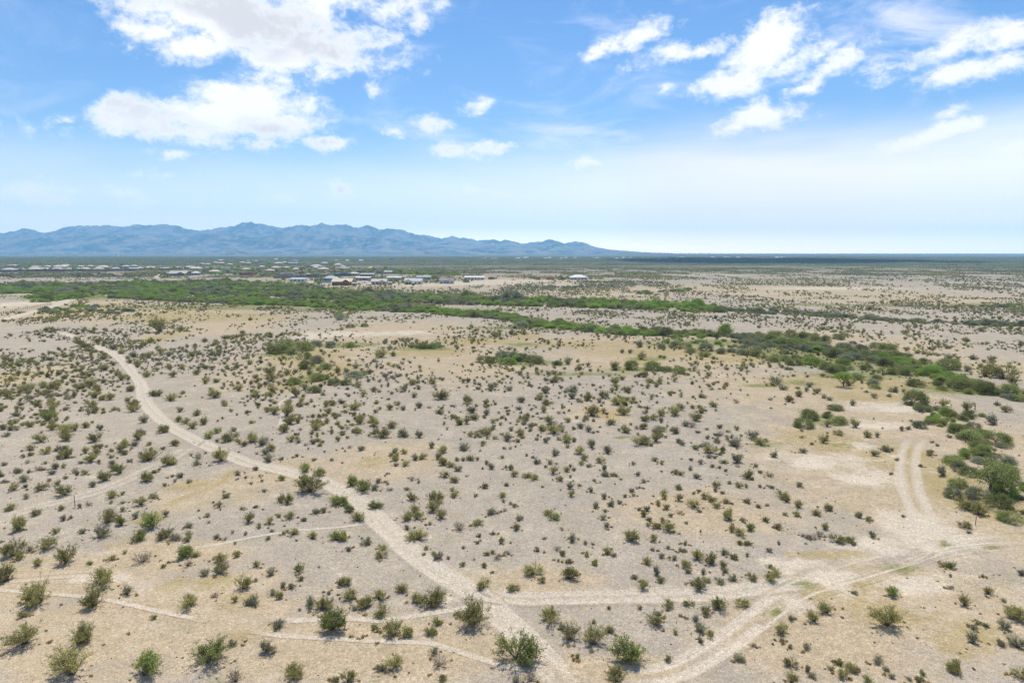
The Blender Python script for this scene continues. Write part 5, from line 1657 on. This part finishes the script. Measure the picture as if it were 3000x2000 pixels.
    T4 = [(75, 790, 20, 'b'), (60, 794, 16, 'm'), (218, 793, 18, 'b'), (225, 784, 14, 'b'), (275, 790, 12, 'b'), (357, 780, 18, 'k'), (350, 787, 14, 'm'), (375, 791, 12, 'm'), (420, 790, 10, 'm'), (455, 793, 14, 'm'), (505, 790, 22, 'b'), (480, 813, 26, 'm'), (545, 816, 18, 'b'), (560, 804, 14, 'k'), (580, 800, 12, 'b'), (602, 802, 22, 'k'), (598, 783, 10, 'm'), (650, 808, 24, 'b'), (690, 806, 22, 'm'), (668, 800, 12, 'k'), (690, 794, 16, 'b'), (718, 800, 16, 'b'), (745, 802, 22, 'm'), (741, 792, 20, 'b'), (762, 798, 16, 'b'), (770, 810, 14, 'm'), (780, 806, 14, 'm'), (760, 782, 14, 'k'), (792, 782, 12, 'b'),
          (790, 776, 16, 'b'), (810, 795, 14, 'b'), (845, 796, 16, 'b'), (858, 796, 14, 'b'), (905, 797, 18, 'b'), (912, 799, 12, 'b'), (882, 790, 14, 'm'), (900, 785, 12, 'k'), (975, 788, 16, 'b'), (970, 778, 14, 'm'), (815, 806, 16, 'k'), (800, 803, 14, 'm'), (790, 808, 14, 'm'), (935, 790, 10, 'm'), (890, 774, 10, 'k'), (1020, 796, 18, 'm'), (1000, 798, 16, 'm'), (1040, 800, 14, 'b'), (1080, 797, 14, 'm'), (1092, 789, 12, 'b'), (1130, 790, 16, 'm'), (1175, 805, 10, 'm'), (1265, 813, 10, 'm'), (1330, 822, 12, 'o'), (1353, 822, 10, 'o'), (1385, 823, 12, 'm'), (1400, 822, 10, 'm'), (1696, 822, 12, 'b'), (1538, 850, 18, 'b'), (1562, 853, 12, 'b'), (1542, 854, 10, 'm'), (1230, 805, 12, 'm'), (820, 762, 10, 'k'), (882, 764, 10, 'k'), (620, 790, 16, 'b'), (640, 788, 14, 'b'), (700, 784, 18, 'b'), (680, 788, 14, 'm'), (730, 780, 16, 'b'), (660, 782, 12, 'b'), (1205, 845, 10, 'm'), (1110, 836, 10, 'b'), (810, 834, 16, 'm'), (795, 832, 16, 'b')]
    T4.sort()
    for i, (px, py, wp, tn) in enumerate(T4):
        x, y = G(px, py)
        k = wp * depth_at(px, py) / F0
        vi = i % 4
        nmw = {'b': 'light green', 'm': 'dark green', 'k': 'grey green', 'o': 'olive'}[tn]
        o = thing('yard_tree', (x, y, 0), i * 1.7, '%s rounded yard tree in the village, %s from left' % (nmw, ordi(i + 1)), 'tree', 'village yard trees')
        o.scale = (k, k, k * .95)
        link('trunk', part_mesh('yard', LODT[vi], vi, 0, M_BARK), o)
        link('crown', part_mesh('yard', LODT[vi], vi, 1, LEAF[tn]), o)


village()
make_scrub()


def fence():
    A, B = np.array(G(-40, 930)), np.array(G(150, 893))
    ln = np.linalg.norm(B - A)
    t = thing('wire_fence', (A[0], A[1], 0), math.atan2(B[1] - A[1], B[0] - A[0]), 'dark post-and-wire fence beside the sandy road at the far left', 'fence')
    n = int(ln / 2.5)
    for k in range(n + 1):
        cx = k * ln / n
        MB().box(cx - .07, cx + .07, -.07, .07, -.2, 1.5).build('post', M_DEAD, t)
    for z in (.45, .9, 1.35):
        MB().box(0, ln, -.015, .015, z, z + .03).build('wire', M_DEAD, t)


fence()


def far_town():
    rng = np.random.default_rng(5)
    m = MB()
    for k in range(110):
        if k < 70:
            px, py = rng.uniform(1650, 2080), rng.uniform(740.6, 742.2)
        else:
            px, py = rng.uniform(-20, 340), rng.uniform(744.5, 748.5)
        x, y = G(px, py)
        w, d, h = rng.uniform(20, 90), rng.uniform(20, 60), rng.uniform(5, 9)
        m.box(x - w / 2, x + w / 2, y, y + d, 0, h)
    o = m.build('far_town', plain('far_white_walls', (.7, .69, .66), .8))
    tag(o, 'thin line of tiny white buildings at the foot of the mountains', 'town', kind='stuff')


far_town()


def stones():
    rng = np.random.default_rng(15)
    n = 1500
    y = rng.uniform(40, 110, n)
    x = rng.uniform(-1, 1, n) * (.8 * y + 10)
    ok = off_roads(x, y)
    x, y = x[ok], y[ok]
    protos = []
    for k in range(3):
        r = np.random.default_rng(950 + k)
        P = []
        for th in np.linspace(0, 2 * math.pi, 7)[:-1]:
            q = r.uniform(.7, 1.1)
            P.append((q * math.cos(th), q * .8 * math.sin(th), 0))
        for th in np.linspace(.3, 2 * math.pi + .3, 7)[:-1]:
            q = r.uniform(.4, .75)
            P.append((q * math.cos(th), q * .8 * math.sin(th), r.uniform(.5, .8)))
        P.append((0, 0, .85))
        f = [(i, (i + 1) % 6, 6 + (i + 1) % 6, 6 + i) for i in range(6)]
        V = np.array(P)
        me = mesh_np('stone', V, [np.array(f), np.array([(6 + i, 6 + (i + 1) % 6, 12) for i in range(6)])], [M_STONE])
        protos.append(me)
    s = np.clip(rng.lognormal(math.log(.05), .5, len(x)), .02, .2)
    scatter('stones', protos, x, y, hgt(x, y), s, rng.integers(0, 3, len(x)), 'small dark stones scattered over the near gravel', 'stones')


def straw():
    rng = np.random.default_rng(45)
    X, Y, S = [], [], []
    for p in plants:
        if p['y'] > 135 or p['tn'] in 'MKB':
            continue
        n = rng.integers(0, 5)
        a = rng.uniform(0, 6.283, n)
        r = p['w'] * rng.uniform(.35, .95, n) + .1
        X += list(p['x'] + r * np.cos(a))
        Y += list(p['y'] + r * np.sin(a))
        S += list(rng.uniform(.25, .6, n))
    n = 1500
    y = rng.uniform(40, 130, n)
    x = rng.uniform(-1, 1, n) * (.8 * y + 10)
    t_, w_, o_, g_, f_ = zones(x, y)
    k = rng.uniform(0, 1, n) < .25 + .6 * o_
    X, Y, S = np.append(X, x[k]), np.append(Y, y[k]), np.append(S, rng.uniform(.15, .45, k.sum()))
    ok = off_roads(X, Y)
    X, Y, S = X[ok], Y[ok], S[ok]
    protos = [joined_mesh('straw', bush(970 + k, stems=16, spread=75, branches=3, per=6, leaf=.09, height=.4, bare=.2, stemr=.012), M_STRAW, LEAF['s']) for k in range(3)]
    scatter('dry_weeds', protos, X, Y, hgt(X, Y), S, rng.integers(0, 3, len(X)), 'straw-coloured dry weeds around the bushes', 'weeds')


M_STRAW = plain('straw_stems', (.40, .31, .17), .9)
straw()
M_STONE = plain('dark_stone', (.12, .105, .095), .9, .2, 3)
stones()


def cloud():
    """the cloud whose shadow darkens the plain below the right horizon; it stands above the picture"""
    sx, sy = math.sin(SUN_AZ) / math.tan(SUN_EL), math.cos(SUN_AZ) / math.tan(SUN_EL)
    h = 3000.0
    rng = np.random.default_rng(8)
    bm_v, bm_f, o = [], [], 0
    th = np.linspace(0, math.pi, 9)
    ph = np.linspace(0, 2 * math.pi, 15)[:-1]
    c0, c1 = np.array(G(1960, 765)), np.array(G(2620, 763))
    for k in range(80):
        t = rng.uniform(0, 1)
        c = c0 + (c1 - c0) * t
        cx, cyy = c[0] * 1.0 + rng.normal(0, 60), c[1] + rng.uniform(-420, 900) * (1.1 - 1.2 * abs(t - .5))
        r = rng.uniform(100, 210)
        V = np.array([(0, 0, 1)] + [(math.sin(a) * math.cos(b), math.sin(a) * math.sin(b), math.cos(a)) for a in th[1:-1] for b in ph] + [(0, 0, -1)])
        V = V * (1 + .25 * (fbm(V[:, :1] * 2 + k, V[:, 1:2] * 2 + V[:, 2:3], 3, k) - .5))
        V = V * [r, r * 1.3, r * .55] + [cx + sx * h, cyy + sy * h, h + rng.uniform(0, 90)]
        n = len(ph)
        F = []
        for i in range(n):
            F.append((0, 1 + i, 1 + (i + 1) % n, 1 + (i + 1) % n))
            for q in range(len(th) - 3):
                a0 = 1 + q * n
                F.append((a0 + i, a0 + n + i, a0 + n + (i + 1) % n, a0 + (i + 1) % n))
            a0 = 1 + (len(th) - 3) * n
            F.append((a0 + i, len(V) - 1, a0 + (i + 1) % n, a0 + (i + 1) % n))
        bm_v.append(V)
        bm_f += [tuple(dict.fromkeys(x + o for x in f)) for f in F]
        o += len(V)
    me = bpy.data.meshes.new('cloud')
    me.from_pydata(np.vstack(bm_v).tolist(), [], bm_f)
    me.materials.append(plain('cloud_white', (.85, .85, .86), 1.0, .02))
    me.polygons.foreach_set('use_smooth', np.ones(len(me.polygons), bool))
    ob = link('cloud', me)
    tag(ob, 'low cumulus cloud above the plain that shades the right-hand horizon', 'cloud')


cloud()


def haze():
    t = NT('desert_haze')
    v = t.n('ShaderNodeVolumePrincipled')
    v.inputs['Color'].default_value = (.29, .635, 1.0, 1)
    v.inputs['Density'].default_value = 8.3e-5
    v.inputs['Anisotropy'].default_value = 0.35
    o = t.n('ShaderNodeOutputMaterial')
    t.l(v.outputs[0], o.inputs['Volume'])
    m = MB().box(-14500, 14500, -1200, 14300, -60, 530)
    ob = m.build('haze', t.m)
    tag(ob, 'thin blue desert haze over the whole plain', 'haze', kind='stuff')


haze()
